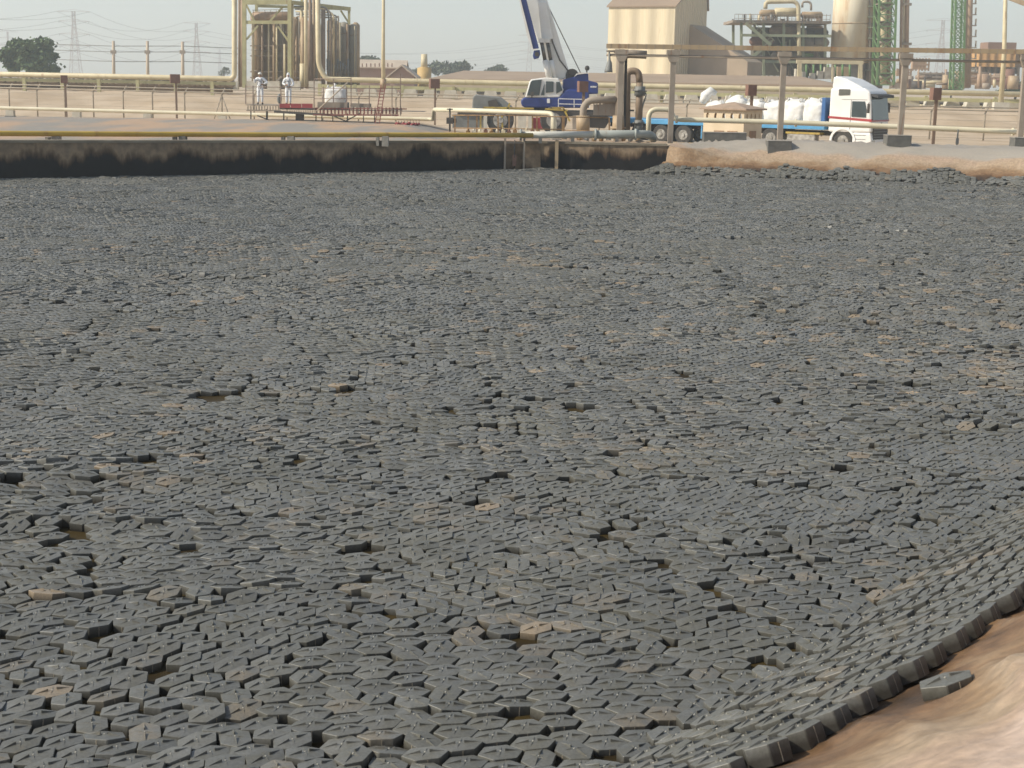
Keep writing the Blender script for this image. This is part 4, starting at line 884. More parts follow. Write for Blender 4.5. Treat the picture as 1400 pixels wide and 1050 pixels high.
def person(base, lab, pose, hooded):
    t = thing('person', lab, 'person', base)
    # joints (x right in picture, y away, z up) for a 1.74 m figure, facing the camera
    J = {}; H = .0
    J['pelvis'] = ((0, 0, .93), (.13, .10)); J['waist'] = ((0, 0, 1.06), (.125, .09)); J['chest'] = ((0, .0, 1.26), (.155, .10)); J['neckb'] = ((0, .0, 1.43), (.075, .07)); J['neck'] = ((0, -.005, 1.48), .052); J['head'] = ((0, -.015, 1.56), (.070, .078)); J['crown'] = ((0, -.005, 1.67), (.070, .082))
    for s_, nm in ((-1, 'l'), (1, 'r')):
        J['hip'+nm] = ((s_*.095, 0, .86), (.085, .085)); J['knee'+nm] = ((s_*pose['knee'], -.03, .48), .060); J['ank'+nm] = ((s_*pose['foot'], .0, .09), .043); J['toe'+nm] = ((s_*(pose['foot']+.03), -.17, .035), (.04, .03))
        J['sh'+nm] = ((s_*.185, 0, 1.40), .062); J['el'+nm] = (pose['el'+nm], .045); J['wr'+nm] = (pose['wr'+nm], .030)
    names = list(J); idx = {n_: i for i, n_ in enumerate(names)}
    E = [('pelvis', 'waist'), ('waist', 'chest'), ('chest', 'neckb'), ('neckb', 'neck'), ('neck', 'head'), ('head', 'crown')]
    for nm in 'lr': E += [('pelvis', 'hip'+nm), ('hip'+nm, 'knee'+nm), ('knee'+nm, 'ank'+nm), ('ank'+nm, 'toe'+nm), ('neckb', 'sh'+nm), ('sh'+nm, 'el'+nm), ('el'+nm, 'wr'+nm)]
    JL = [J[n_] for n_ in names]; EL = [(idx[a], idx[b]) for a, b in E]
    # hands: palm and five fingers grown from the wrist, closing a little
    for nm in 'lr':
        w_ = Vector(J['wr'+nm][0]); e_ = Vector(J['el'+nm][0]); dr = (w_-e_).normalized(); sd_2 = dr.cross(Vector((0, 1, 0))).normalized(); cu_ = Vector((0, -1, 0))
        k0 = len(JL); JL.append((tuple(w_+dr*.07), (.036, .02))); EL.append((idx['wr'+nm], k0))
        for q_, (off, ln) in enumerate(((-.030, .065), (-.010, .078), (.010, .074), (.030, .058))):
            b0 = len(JL); p1 = w_+dr*.10+sd_2*off; JL.append((tuple(p1), .0095)); JL.append((tuple(p1+dr*ln*.6+cu_*.012), .0088)); JL.append((tuple(p1+dr*ln*.9+cu_*.035), .0075)); EL += [(k0, b0), (b0, b0+1), (b0+1, b0+2)]
        b0 = len(JL); p1 = w_+dr*.045+sd_2*.038; JL.append((tuple(p1), .011)); JL.append((tuple(p1+dr*.04+sd_2*.02+cu_*.02), .009)); EL += [(k0, b0), (b0, b0+1)]
    body = skinmesh('body', JL, EL, skin, t)
    # face: nose, mouth, ears, eyes modelled on the head
    fm_ = MB(); fm_.ell((0, -.095, 1.575), (.012, .018, .022), 8, 6).ell((0, -.083, 1.535), (.026, .010, .008), 8, 5).ell((-.078, -.01, 1.575), (.012, .02, .03), 8, 6).ell((.078, -.01, 1.575), (.012, .02, .03), 8, 6)
    fm_.v = [tuple(Vector(v_)+Vector(t.location)) for v_ in fm_.v]; fm_.build('face', skin, t)
    ey = MB(); ey.ell((-.03, -.088, 1.598), (.011, .006, .007), 8, 5).ell((.03, -.088, 1.598), (.011, .006, .007), 8, 5); ey.v = [tuple(Vector(v_)+Vector(t.location)) for v_ in ey.v]; ey.build('eyes', strapm, t)
    # coverall follows the same skeleton, a little wider, ending at neck, wrists and ankles
    CJ = []; cn = [n_ for n_ in names if n_ not in ('neck', 'head', 'crown', 'toel', 'toer')]; ci = {n_: i for i, n_ in enumerate(cn)}
    for n_ in cn:
        r_ = J[n_][1]; r_ = r_ if isinstance(r_, tuple) else (r_, r_); g = .026 if n_[:2] not in ('wr', 'an') else .020; CJ.append((J[n_][0], (r_[0]+g, r_[1]+g)))
    CE = [(ci[a], ci[b]) for a, b in E if a in ci and b in ci]
    if hooded: k0 = len(CJ); CJ += [((0, .025, 1.50), (.085, .085)), ((0, .035, 1.60), (.108, .100)), ((0, .03, 1.70), (.095, .10)), ((0, .03, 1.775), (.045, .05))]; CE += [(ci['neckb'], k0), (k0, k0+1), (k0+1, k0+2), (k0+2, k0+3)]
    skinmesh('coverall', CJ, CE, suit, t)
    B = Vector(t.location)
    if not hooded:
        m_ = MB(); nu = 16; V = []
        for j in range(7):
            ph = j/6*math.pi/2
            for i in range(nu): g = 2*math.pi*i/nu; V.append(B+Vector((.115*math.cos(ph)*math.cos(g), -.005+.135*math.cos(ph)*math.sin(g), 1.645+.115*math.sin(ph))))
        m_.add(V, [(j*nu+i, j*nu+(i+1) % nu, (j+1)*nu+(i+1) % nu, (j+1)*nu+i) for j in range(6) for i in range(nu)]+[tuple(range(nu))], True)
        m_.prism([(.10, -.02), (.08, -.09), (0, -.13), (-.08, -.09), (-.10, -.02)], B+Vector((0, -.06, 1.648)), (1, 0, 0), (0, 1, 0), (0, 0, .012)); m_.build('hard_hat', hatm, t)
    for s_ in (-1, 1):
        m_ = MB(); fx_ = s_*pose['foot']; m_.ell(B+Vector((fx_+s_*.02, -.07, .05)), (.055, .14, .055), 10, 6); m_.build('boot', bootm, t)
    m_ = MB(); yb = -.155
    m_.tube([B+Vector(p_) for p_ in ((-.10, yb+.03, 1.44), (-.08, yb, 1.26), (-.11, yb+.005, 1.10), (0, yb+.005, .93), (.11, yb+.005, 1.10), (.08, yb, 1.26), (.10, yb+.03, 1.44))], .014, 6).tube([B+Vector(p_) for p_ in ((-.08, yb, 1.27), (.08, yb, 1.27))], .014, 6).tube([B+Vector(p_) for p_ in ((-.02, yb-.01, 1.03), (-.06, yb-.02, .88), (.06, yb-.02, .84), (.05, yb-.01, 1.03))], .013, 6)
    m_.build('harness', strapm, t)
    return t
q = P(356, 142.8, DP+.9); person(q, 'person in white coverall and hard hat with right elbow out, left on the platform', dict(knee=.10, foot=.11, ell=(-.30, .0, 1.18), wrl=(-.30, -.10, 1.40), elr=(.42, .02, 1.20), wrr=(.20, -.12, 1.12)), False)
q = P(394.5, 143.5, DP+.9); person(q, 'person in white hooded coverall with dark harness standing behind the red panel', dict(knee=.09, foot=.10, ell=(-.30, -.03, 1.14), wrl=(-.10, -.20, 1.10), elr=(.30, -.02, 1.14), wrr=(.16, -.20, 1.02)), True)
t = thing('backpack', 'small grey bag on the platform behind the hooded person', 'bag', P(382, 131, DP+1.4)); m_ = MB(); m_.ell(P(382, 135, DP+1.4), (.14, .12, .28), 12, 8, .05); m_.build('sack', greysteel, t)

# ------------------------------------------------------------------ crane
DC = 79.0
def cp(u, v, off=0): a = P(u, v, DC); return Vector((a.x, DC+off, a.z))
def slab(mb, uv, y0, th):
    "outline seen from the side, standing at its own depth with real thickness"
    mb.add([cp(u, v, y0) for u, v in uv]+[cp(u, v, y0+th) for u, v in uv], [tuple(range(len(uv))), tuple(reversed(range(len(uv), 2*len(uv))))]+[(k, k+len(uv), (k+1) % len(uv)+len(uv), (k+1) % len(uv)) for k in range(len(uv))]); return mb
def bevelled(mb, name, mt, parent, w_=.03, label=None):
    o = mb.build(name, mt, parent, label); b = o.modifiers.new('bevel', 'BEVEL'); b.width = w_; b.segments = 2; b.limit_method = 'ANGLE'; b.angle_limit = R(35); return o
def wheel(parent, c, r_, w_, axis=(0, 1, 0), name='wheel'):
    c = Vector(c); ax_ = Vector(axis).normalized(); m_ = MB(); a = c-ax_*w_/2
    m_.tube([a, a+ax_*.03, a+ax_*(w_-.03), a+ax_*w_], [r_*.93, r_, r_, r_*.93], 28)
    wo_ = m_.build(name, rubber, parent)
    m_ = MB(); m_.tube([a-ax_*.015, a+ax_*.02], [r_*.52, r_*.56], 20).tube([a-ax_*.07, a], [r_*.2, r_*.26], 14)
    for k in range(8): g = 2*math.pi*k/8; n1 = ax_.orthogonal().normalized(); n2 = ax_.cross(n1); m_.cyl(a-ax_*.03+n1*math.cos(g)*r_*.40+n2*math.sin(g)*r_*.40, .025, .03, 6, axis=ax_)
    rm_ = m_.build('rim', rim, wo_)
    for o_ in (rm_,):                                     # sub-part: same origin as its wheel
        pass
    return wo_
t = thing('mobile_crane', 'blue and white mobile crane with raised boom and grey engine hood', 'crane', cp(735, 180, 1.2))
deck = MB(); slab(deck, [(625, 149), (845, 153), (845, 160), (625, 157)], .2, 2.3); bevelled(deck, 'carrier', darksteel, t)
m_ = MB(); slab(m_, [(618, 156), (664, 157), (664, 176), (618, 175)], .3, .5); bevelled(m_, 'outrigger_box', greysteel, t)
m_ = MB(); slab(m_, [(805, 151), (826, 152), (835, 164), (828, 176), (806, 175)], .5, 1.8); bevelled(m_, 'rear_body', darksteel, t)
m_ = MB(); slab(m_, [(645, 150), (646, 133), (649, 129.5), (684, 133), (700, 146), (701, 150)], .4, 1.9); bevelled(m_, 'engine_hood', greysteel, t, .06)
m_ = MB(); slab(m_, [(667, 138), (678, 136), (684, 146), (668, 147)], .32, .1); m_.build('hood_vent', darksteel, t)
for u, dd in ((684, 0), (757, 0)): wheel(t, cp(u, 164.5, .35), .72, .5); wheel(t, cp(u, 164.5, 2.2), .72, .5)
ylw = mat('crane_yellow', (.52, .38, .06), (.3, .2, .05), 3, .6)
for a, b in (((661, 147), (730, 148.5)), ((661, 147), (663, 155)), ((694, 149), (697, 141)), ((755, 148), (770, 147)), ((770, 147), (779, 166)), ((745, 149), (776, 151)), ((657, 157), (657, 176)), ((686, 158), (687, 176))): MB().bar(cp(*a, .12), cp(*b, .12), .09).build('marker_bar', ylw, t)
m_ = MB(); slab(m_, [(728, 161), (744, 161), (747, 177), (728, 177)], .15, .3); bevelled(m_, 'red_toolbox', redp, t)
for u in (722, 661, 783): m_ = MB(); slab(m_, [(u, 158), (u+5, 158), (u+5, 177), (u, 177)], .05, .3); m_.build('outrigger_leg', whitewash if u != 783 else dusty, t)
MB().cyl(cp(745, 151, 1.3), .85, .25, 24).build('slew_ring', darksteel, t)
# superstructure
m_ = MB(); slab(m_, [(712, 140), (713.5, 135.5), (718, 133.5), (765, 133), (773, 124), (778, 122), (806, 124), (806, 148), (718, 147.5), (713.5, 145)], .35, 1.9); bevelled(m_, 'turntable_body', bluep, t, .07)
m_ = MB(); slab(m_, [(770, 128), (771, 108.5), (786, 105), (789, 101.5), (805, 100), (806, 116), (806, 130)], .7, 1.6); bevelled(m_, 'winch_frame', bluep, t, .05)
m_ = MB(); slab(m_, [(800, 111), (806, 110), (818.5, 113.5), (818.5, 128.5), (800, 129)], .5, 2.0); bevelled(m_, 'counterweight', bluep, t, .06)
m_ = MB()
for k in range(5): slab(m_, [(808+k*1.7, 117.6), (809.2+k*1.7, 117.6), (809.2+k*1.7, 119.8), (808+k*1.7, 119.8)], .47, .02)
m_.build('name_marks', whitep, t)
m_ = MB(); slab(m_, [(786, 104.8), (789, 100.6), (805.5, 98.8), (805.5, 100), (790, 101.8)], .6, 1.8); m_.build('winch_cover', whitep, t)
m_ = MB(); m_.cyl(cp(783, 103, .9), .35, 1.1, 16, axis=(0, 1, 0)); m_.build('winch_drum', darksteel, t)
MB().tube([cp(803.5, 100, 1), cp(803.5, 95, 1)], .04, 6).ell(cp(804, 93, 1), (.13, .13, .14), 10, 6).build('beacon', darksteel, t)
m_ = MB(); 
for a, b in (((763.5, 148), (763.5, 135)), ((763.5, 135), (806, 136)), ((806, 136), (806, 148)), ((785, 136), (785, 147)), ((763.5, 142), (806, 143))): MB().bar(cp(*a, .1), cp(*b, .1), .04).build('guard_rail', whitep, t)
# cab
m_ = MB(); slab(m_, [(718, 133.5), (724, 112), (726.5, 108.5), (745, 106), (764, 107), (771, 123), (765, 133.2)], .36, 1.0); cabo = bevelled(m_, 'cab', whitep, t, .05)
m_ = MB(); slab(m_, [(720.5, 130.5), (725.5, 112.5), (727.5, 110), (741, 108.6), (737.5, 130.5)], .31, .1); m_.build('window', gl, t)
m_ = MB(); slab(m_, [(746.5, 111), (757, 111.5), (757, 126), (746.5, 127)], .31, .1); m_.build('window', gl, t)
m_ = MB(); slab(m_, [(760.5, 112), (765.5, 112), (769.5, 123.5), (760.8, 128)], .31, .1); m_.build('window', gl, t)
m_ = MB(); slab(m_, [(739.5, 130.3), (744.5, 114.5), (744.5, 130.3)], .31, .1); m_.build('window', gl, t)
m_ = MB(); slab(m_, [(748, 135), (752, 135), (752, 141), (748, 141)], .31, .05); m_.build('step_plate', whitep, t)
MB().tube([cp(727, 134, .2), cp(727.5, 128, .2)], .03, 6).box(cp(727.5, 128.5, .2), (.16, .08, .22)).build('mirror', darksteel, t)
# boom, runs on above the frame
def along(p, q, s_): return (p[0]+(q[0]-p[0])*s_, p[1]+(q[1]-p[1])*s_)
bl0, bl1 = (753, 106), (716, -2); br0, br1 = (781, 104), (748.5, -2)
m_ = MB(); slab(m_, [(758, 106), along(bl0, bl1, .5), bl1, along(bl0, bl1, 1.35), along(br0, br1, 1.35), br1, along(br0, br1, .6), (781, 104), (768, 109)], 1.0, .62); bevelled(m_, 'boom', whitep, t, .05)
m_ = MB(); slab(m_, [along((736, 2), (752, 55), 0), (747, 2), (753, 30), (757, 52), (747, 55), (741, 54)], .86, .12); bevelled(m_, 'boom_side_plate', whitep, t, .03)
m_ = MB(); slab(m_, [along(bl0, bl1, 1.30), along(br0, br1, 1.30), along(br0, br1, 2.6), along(bl0, bl1, 2.55)], 1.06, .5); bevelled(m_, 'boom_section', whitep, t, .04)
m_ = MB(); slab(m_, [along(bl0, bl1, 2.5), along(br0, br1, 2.55), (along(br0, br1, 3.3)[0]-1, -250), (along(bl0, bl1, 3.3)[0]+1, -252)], 1.12, .4); bevelled(m_, 'boom_section', whitep, t, .04)
for du, yo in ((0, .55), (8, .75)):
    MB().tube([cp(751+du, 106, yo), cp(745.5+du*1.0, 82, yo)], .15, 12).build('lift_cylinder', whitep, t)
    MB().tube([cp(745.6+du, 83, yo), cp(740.5+du, 56, yo)], .10, 12).build('cylinder_rod', chrome, t)
    MB().box(cp(740.5+du, 55, yo), (.3, .3, .22)).build('rod_eye', whitep, t)
m_ = MB(); pts = [cp(744, 15, .9), cp(757, 60, .9), cp(766, 82, .9), cp(774, 92, .9), cp(780, 101, .9)]; m_.tube(pts, .035, 6); m_.build('hydraulic_hose', darksteel, t)
MB().tube([cp(795, 99, 1.3), cp(745, -4, 1.3), cp(695, -105, 1.3)], .025, 5).build('hoist_rope', darksteel, t)
# folded jib beside the boom
m_ = MB(); slab(m_, [(711, -4), (719, -4), (737, 66), (729, 67)], .2, .5); slab(m_, [(690, -90), (699, -90), (719, -3), (711, -3)], .2, .5); bevelled(m_, 'jib', bluep, t, .03)
m_ = MB(); slab(m_, [(709, -4), (711, -4), (729, 67), (736, 66.2), (735, 68), (727.5, 69), (721, 50)], .14, .08); m_.build('jib_edge', whitep, t)
m_ = MB(); slab(m_, [(730, 69), (738, 68), (739, 74), (736.5, 79.5), (730, 81), (728.5, 76)], .2, .5); bevelled(m_, 'jib_head', bluep, t, .03)
m_ = MB(); m_.cyl(cp(734, 74, .15), .12, .1, 12, axis=(0, 1, 0)); m_.build('sheave', darksteel, t)

# ------------------------------------------------------------------ truck (own axes: x forward, y to its left/away, z up)
q = P(1221, 200, 73.2); TZ = .02; alpha = R(-34)
def truck_space(o, ang):
    c, s_ = math.cos(ang), math.sin(ang)
    return lambda x, y, z: Vector((o[0]+x*c-y*s_, o[1]+x*s_+y*c, o[2]+z))
T = truck_space((q.x-1.12, q.y+.1, TZ), alpha)
def tslab(mb, xz, y0, th):
    n_ = len(xz); mb.add([T(x, y0, z) for x, z in xz]+[T(x, y0+th, z) for x, z in xz], [tuple(range(n_)), tuple(reversed(range(n_, 2*n_)))]+[(k, k+n_, (k+1) % n_+n_, (k+1) % n_) for k in range(n_)]); return mb
truckw = mat('truck_white', (.82, .81, .78), (.74, .72, .68), .8, .3); tglass = gl
t = thing('truck', 'white truck cab with red stripe and high roof spoiler beside a bridge post', 'truck', T(-1.5, 1.2, 0))
m_ = MB(); tslab(m_, [(-2.25, .95), (-2.25, 3.05), (-2.1, 3.12), (-.45, 3.12), (-.18, 2.95), (-.10, 2.45), (-.02, 1.55), (0, .95)], 0, 2.45); bevelled(m_, 'cab', truckw, t, .10)
m_ = MB(); tslab(m_, [(-2.2, 3.1), (-2.17, 3.62), (-2.0, 3.68), (-1.45, 3.55), (-.75, 3.22), (-.55, 3.1)], .12, 2.2); bevelled(m_, 'roof_spoiler', truckw, t, .10)
m_ = MB(); tslab(m_, [(-1.78, 2.75), (-1.78, 3.06), (-1.20, 3.06), (-1.20, 2.78)], -.03, .06); m_.build('window', mat('grey_window', (.12, .115, .10), rough=.3), t)
m_ = MB(); tslab(m_, [(-1.05, 1.72), (-1.05, 2.48), (-.40, 2.48), (-.30, 2.1), (-.30, 1.70)], -.03, .06); m_.build('window', tglass, t)
m_ = MB(); tslab(m_, [(-1.12, 2.52), (-1.12, .98), (-1.09, .98), (-1.09, 2.52)], -.012, .03); tslab(m_, [(-1.6, 2.55), (-.3, 2.55), (-.3, 2.57), (-1.6, 2.57)], -.012, .03); m_.build('door_seam', mat('seam', (.25, .24, .22)), t)
m_ = MB(); tslab(m_, [(-2.27, 1.62), (-2.27, 1.73), (-.02, 1.62), (.01, 1.50)], -.014, 2.478); m_.build('red_stripe', mat('stripe_red', (.42, .05, .05), rough=.4), t)
m_ = MB(); m_.add([T(-.13, .12, 2.74), T(-.13, 2.33, 2.74), T(.02, 2.33, 1.58), T(.02, .12, 1.58), T(-.2, .12, 2.74), T(-.2, 2.33, 2.74), T(-.05, 2.33, 1.58), T(-.05, .12, 1.58)], [(0, 1, 2, 3), (0, 4, 5, 1), (3, 2, 6, 7), (0, 3, 7, 4), (1, 5, 6, 2)]); m_.build('windscreen', tglass, t)
m_ = MB(); m_.prism([(0, 0), (.38, -.06), (.40, -.20), (.05, -.12)], T(-.18, .1, 2.86), T(1, 0, 0)-T(0, 0, 0), (0, 0, 1), T(0, 2.25, 0)-T(0, 0, 0)); m_.build('sun_visor', mat('visor', (.06, .06, .06), rough=.7), t)
m_ = MB(); m_.prism([(0, .62), (.05, .62), (.05, 1.22), (0, 1.22)], T(.0, .25, 0), T(1, 0, 0)-T(0, 0, 0), (0, 0, 1), T(0, 1.95, 0)-T(0, 0, 0)); gr = m_.build('grille', darksteel, t)
m_ = MB()
for k in range(4): z_ = .72+k*.13; m_.prism([(.05, z_), (.075, z_), (.075, z_+.03), (.05, z_+.03)], T(0, .25, 0), T(1, 0, 0)-T(0, 0, 0), (0, 0, 1), T(0, 1.95, 0)-T(0, 0, 0))
m_.build('grille_bars', greysteel, t)
m_ = MB(); m_.cyl(T(.05, 1.22, 1.36), .10, .03, 16, axis=T(1, 0, 0)-T(0, 0, 0)); m_.build('round_badge', rim, t)
m_ = MB(); tslab(m_, [(-.95, .25), (-.95, .95), (-.02, .95), (.05, .60), (.05, .28)], .0, 2.45); bevelled(m_, 'bumper', truckw, t, .06)
for y_ in (.12, 2.05): m_ = MB(); m_.prism([(0, .40), (.04, .40), (.04, .60), (0, .60)], T(.04, y_, 0), T(1, 0, 0)-T(0, 0, 0), (0, 0, 1), T(0, .3, 0)-T(0, 0, 0)); m_.build('headlight', mat('lamp_glass', (.55, .55, .50), rough=.15), t)
m_ = MB()
for k in range(3): tslab(m_, [(-.86, .42+k*.2), (-.86, .44+k*.2), (-.25, .44+k*.2), (-.25, .42+k*.2)], -.01, .05)
m_.build('step_lines', darksteel, t)
arc = [(-1.45+.68*math.cos(g), .52+.68*math.sin(g)) for g in [math.pi*k/12 for k in range(13)]]; arc2 = [(-1.45+.57*math.cos(g), .52+.57*math.sin(g)) for g in [math.pi*k/12 for k in range(12, -1, -1)]]
m_ = MB(); tslab(m_, arc+arc2, -.04, .6); m_.build('mudguard', truckw, t)
m_ = MB(); tslab(m_, [(-1.9, .5), (-1.9, .96), (-1.0, .96), (-1.0, .5)], .5, 1.5); m_.build('wheel_well', darksteel, t)
axv = T(0, 1, 0)-T(0, 0, 0)
for x_ in (-1.45, -5.35):
    wheel(t, T(x_, .20, .52), .52, .32, axv); wheel(t, T(x_, 2.25, .52), .52, .32, axv)
m_ = MB(); tslab(m_, [(-6.3, .72), (-6.3, .95), (-2.2, .95), (-2.2, .72)], .8, .85); m_.build('chassis', darksteel, t)
m_ = MB(); tslab(m_, [(-4.5, .38), (-4.5, .80), (-2.95, .80), (-2.95, .38)], .1, .55); bevelled(m_, 'fuel_tank', rim, t, .06); m_ = MB(); tslab(m_, [(-4.55, .78), (-4.55, .88), (-2.7, .88), (-2.7, .78)], .08, .6); m_.build('yellow_rail', ylw, t)
for y_ in (-.22, 2.6): m_ = MB(); m_.box(T(-.12, y_, 2.15), (.10, .18, .45)).bar(T(-.15, y_*.9+.1, 2.42), T(-.12, y_, 2.38), .035); m_.build('mirror', darksteel, t)
# trailer
t = thing('flatbed_trailer', 'light blue flatbed trailer behind the white cab, loaded with white bags', 'trailer', T(-9, 1.2, 0))
m_ = MB(); tslab(m_, [(-17.2, 1.02), (-17.2, 1.28), (-2.45, 1.28), (-2.45, 1.02)], 0, 2.45); bevelled(m_, 'deck', skyblue, t, .02)
m_ = MB(); tslab(m_, [(-2.66, 1.28), (-2.66, 2.62), (-2.46, 2.62), (-2.46, 1.28)], 0.02, 2.4); bevelled(m_, 'headboard', mat('deep_blue_paint', (.035, .13, .34), (.03, .10, .26), 1.5, .5), t, .02)
m_ = MB(); tslab(m_, [(-15.3, .80), (-15.3, 1.02), (-5.4, 1.02), (-6.5, .80)], .7, .9); m_.build('frame_rail', mat('maroon_frame', (.08, .03, .03), (.05, .025, .022), 3, .7), t)
for x_ in (-10.4, -11.75, -13.1): wheel(t, T(x_, .20, .50), .50, .34, axv); wheel(t, T(x_, 2.25, .50), .50, .34, axv)
for x_ in (-14.6, -9.35, -8.9): m_ = MB(); tslab(m_, [(x_, .35), (x_, 1.0), (x_+.07, 1.0), (x_+.07, .35)], .03, .08); m_.build('side_stay', skyblue, t)
m_ = MB(); tslab(m_, [(-9.35, .62), (-9.35, .70), (-8.8, .70), (-8.8, .62)], .02, .06); m_.build('side_stay', skyblue, t)
def tbag(x0, x1, z1, lab, seed, y0=.1):
    x0 += .66; x1 += .74
    a = T(x0, y0, 1.29); b = T(x1, y0, 1.29)
    w_ = (b-a).length; t = thing('bulk_bag', lab, 'bag', T((x0+x1)/2, y0+.55, 1.29), 'white bulk bags on the trailer'); nu, nv = 24, 12; V = []; h = z1-1.29
    for j in range(nv+1):
        f_ = j/nv; prof = .94+.07*math.sin(min(1, f_*1.3)*math.pi) if f_ < .75 else 1.0-.55*((f_-.75)/.25)**1.8
        for i in range(nu):
            g = 2*math.pi*i/nu; ex = 4; rad = 1/((abs(math.cos(g))**ex+abs(math.sin(g))**ex)**(1/ex)); fo_ = 1+.14*(float(vnoise(i/2+seed*5, f_*4, 300+seed))-.5)+.03*math.sin(g*7+seed)
            V.append(T((x0+x1)/2+math.cos(g)*rad*prof*fo_*w_*.5, y0+.55+math.sin(g)*rad*prof*fo_*.52, 1.29+h*f_*(1+.05*math.sin(g*2+seed))))
    m_ = MB(); m_.add(V, [(j*nu+i, j*nu+(i+1) % nu, (j+1)*nu+(i+1) % nu, (j+1)*nu+i) for j in range(nv) for i in range(nu)]+[tuple(range(nv*nu, nv*nu+nu))], True); m_.build('sack', bagm, t)
    m_ = MB()
    for sx_ in (-1, 1):
        c0 = T((x0+x1)/2+sx_*w_*.32, y0+.2, 1.29+h*.88); m_.tube(bend([c0, c0+Vector((-.1*sx_, 0, .16)), c0+Vector((.1, .05, .20)), c0+Vector((.14, .1, 0))], .08), .03, 6)
    m_.build('lifting_loop', bagm, t)
for k, (x0, x1, z1, lab) in enumerate([(-4.45, -3.35, 2.55, 'plump white bulk bag on the trailer right against the blue headboard'), (-5.55, -4.45, 2.50, 'white bulk bag on the trailer, second behind the blue headboard'), (-6.65, -5.55, 2.42, 'white bulk bag on the trailer just left of the bridge post'), (-7.75, -6.65, 2.42, 'white bulk bag on the trailer close to the right side of the kiosk'), (-8.85, -7.75, 2.60, 'white bulk bag on the trailer showing above the right end of the kiosk roof'), (-9.95, -8.85, 2.30, 'white bulk bag on the trailer peeking out over the kiosk roof ridge')]): tbag(x0, x1, z1, lab, k)
a = T(-9.6, .5, 2.2); t = thing('sack', 'crumpled white sack lying tilted on top above the left half of the kiosk roof', 'bag', a); m_ = MB(); m_.tube([a, a+Vector((.15, 0, .35)), a+Vector((.45, 0, .62)), a+Vector((.75, 0, .50))], [.16, .27, .24, .10], 10); m_.build('sack_body', bagm, t)

# ------------------------------------------------------------------ steel frame with vessels (left)
DF = 136.0
t = thing('process_tower', 'tall cream steel frame packed with brown vertical vessels and bent pipes, left of the mast', 'process tower', P(400, 118, DF))
def fr(u, v, off=0): a = P(u, v, DF); return Vector((a.x+.0, DF+off, a.z))
for u, yo in ((334, 0), (396, 0), (340, 4), (404, 4), (470, 6)):
    MB().bar(fr(u, -60, yo), fr(u, 120, yo), .34 if yo == 0 else .24).build('column', olive if yo < 5 else cream, t) if u != 470 else MB().bar(fr(467, 6, yo), fr(467, 30, yo), .22).build('column', olive, t)
for a, b, w_ in (((332, 3, 0), (396, 3, 0), .42), ((332, 30.5, 0), (396, 30.5, 0), .30), ((396, 3, 0), (468, 8, 6), .34), ((340, 5, 4), (468, 8, 6), .25), ((396, -40, 0), (332, -40, 0), .3), ((334, 30, 0), (340, 28, 4), .2)):
    MB().bar(fr(*a), fr(*b), w_*.8, w_).build('beam', olive, t)
for a, b in (((337, 54, 0), (353, 35, 0)), ((380, 36, 0), (394, 56, 0)), ((334, 6, 1), (345, 28, 1)), ((385, 8, 1), (366, 29, 1)), ((455, 10, 6), (466, 27, 6)), ((370, 50, 3), (343, 88, 3)), ((343, 60, 3), (385, 92, 3)), ((406, 40, 4), (412, 56, 4)), ((404, 88, 4), (412, 78, 4)), ((372, 118, 0), (385, 104, 0)), ((340, 98, 3), (350, 112, 3)), ((404, 100, 4), (412, 114, 4))):
    MB().bar(fr(*a), fr(*b), .16).build('brace', olive if a[1] < 60 else dusty, t)
ves = mat('vessel_brown', (.33, .265, .19), (.24, .19, .135), .8, .7, rust=RUST, rustamt=.68, stretch=(1, 1, .3)); ves2 = mat('vessel_grey', (.33, .30, .24), (.25, .23, .18), .8, .65, stretch=(1, 1, .3)); pink = mat('vessel_pink', (.42, .29, .19), (.34, .23, .15), 1, .7)
for u, r_, vt, yo, mt in ((345, .42, 24, 2.5, tanpipe), (361, .62, 26, 3.5, ves), (377, .42, 26, 3.5, ves2), (388, .22, 30, 2, brownpipe), (445, .42, 26, 5, tanpipe), (460, .38, 30, 6, ves2), (471, .34, 32, 6.5, ves2), (452, .24, 30, 6, greysteel)):
    a = fr(u, 122, yo); b = fr(u, vt, yo); r_ *= 1.22; m_ = MB(); m_.tube([a, b, b+Vector((0, 0, r_*.35)), b+Vector((0, 0, r_*.5))], [r_, r_, r_*.7, r_*.15], 18); m_.build('vessel', mt, t)
    for k in range(3): MB().cyl(a.lerp(b, .25+.3*k), r_*1.05, .12, 16).build('band', dusty, t)
for k, u in enumerate((343, 353, 363, 374, 385, 393, 408, 418, 441, 449, 457, 466, 474)):
    a = fr(u, 122, 7.5); b = fr(u, 22+(k % 4)*2.5+(8 if u > 440 else 0), 7.5); MB().tube([a, b, b+Vector((0, 0, .25))], [.40, .40, .15], 14).build('back_column', (tanpipe, ves2, pink, cream)[k % 4], t)
m_ = MB(); a = fr(341, 23, 2); b = fr(392, 23, 2); m_.tube([a+Vector((-.25, 0, 0)), a, b, b+Vector((.25, 0, 0))], [.2, .55, .55, .2], 16); m_.build('drum', pink, t)
m_ = MB()
for k in range(7): q = fr(343+k*8, 13, 1.2); m_.bar(q, (q.x, q.y, q.z-.8), .04)
m_.bar(fr(342, 13, 1.2), fr(396, 12, 1.2), .05); m_.bar(fr(342, 16, 1.2), fr(396, 15.5, 1.2), .04); m_.build('top_rail', dusty, t)
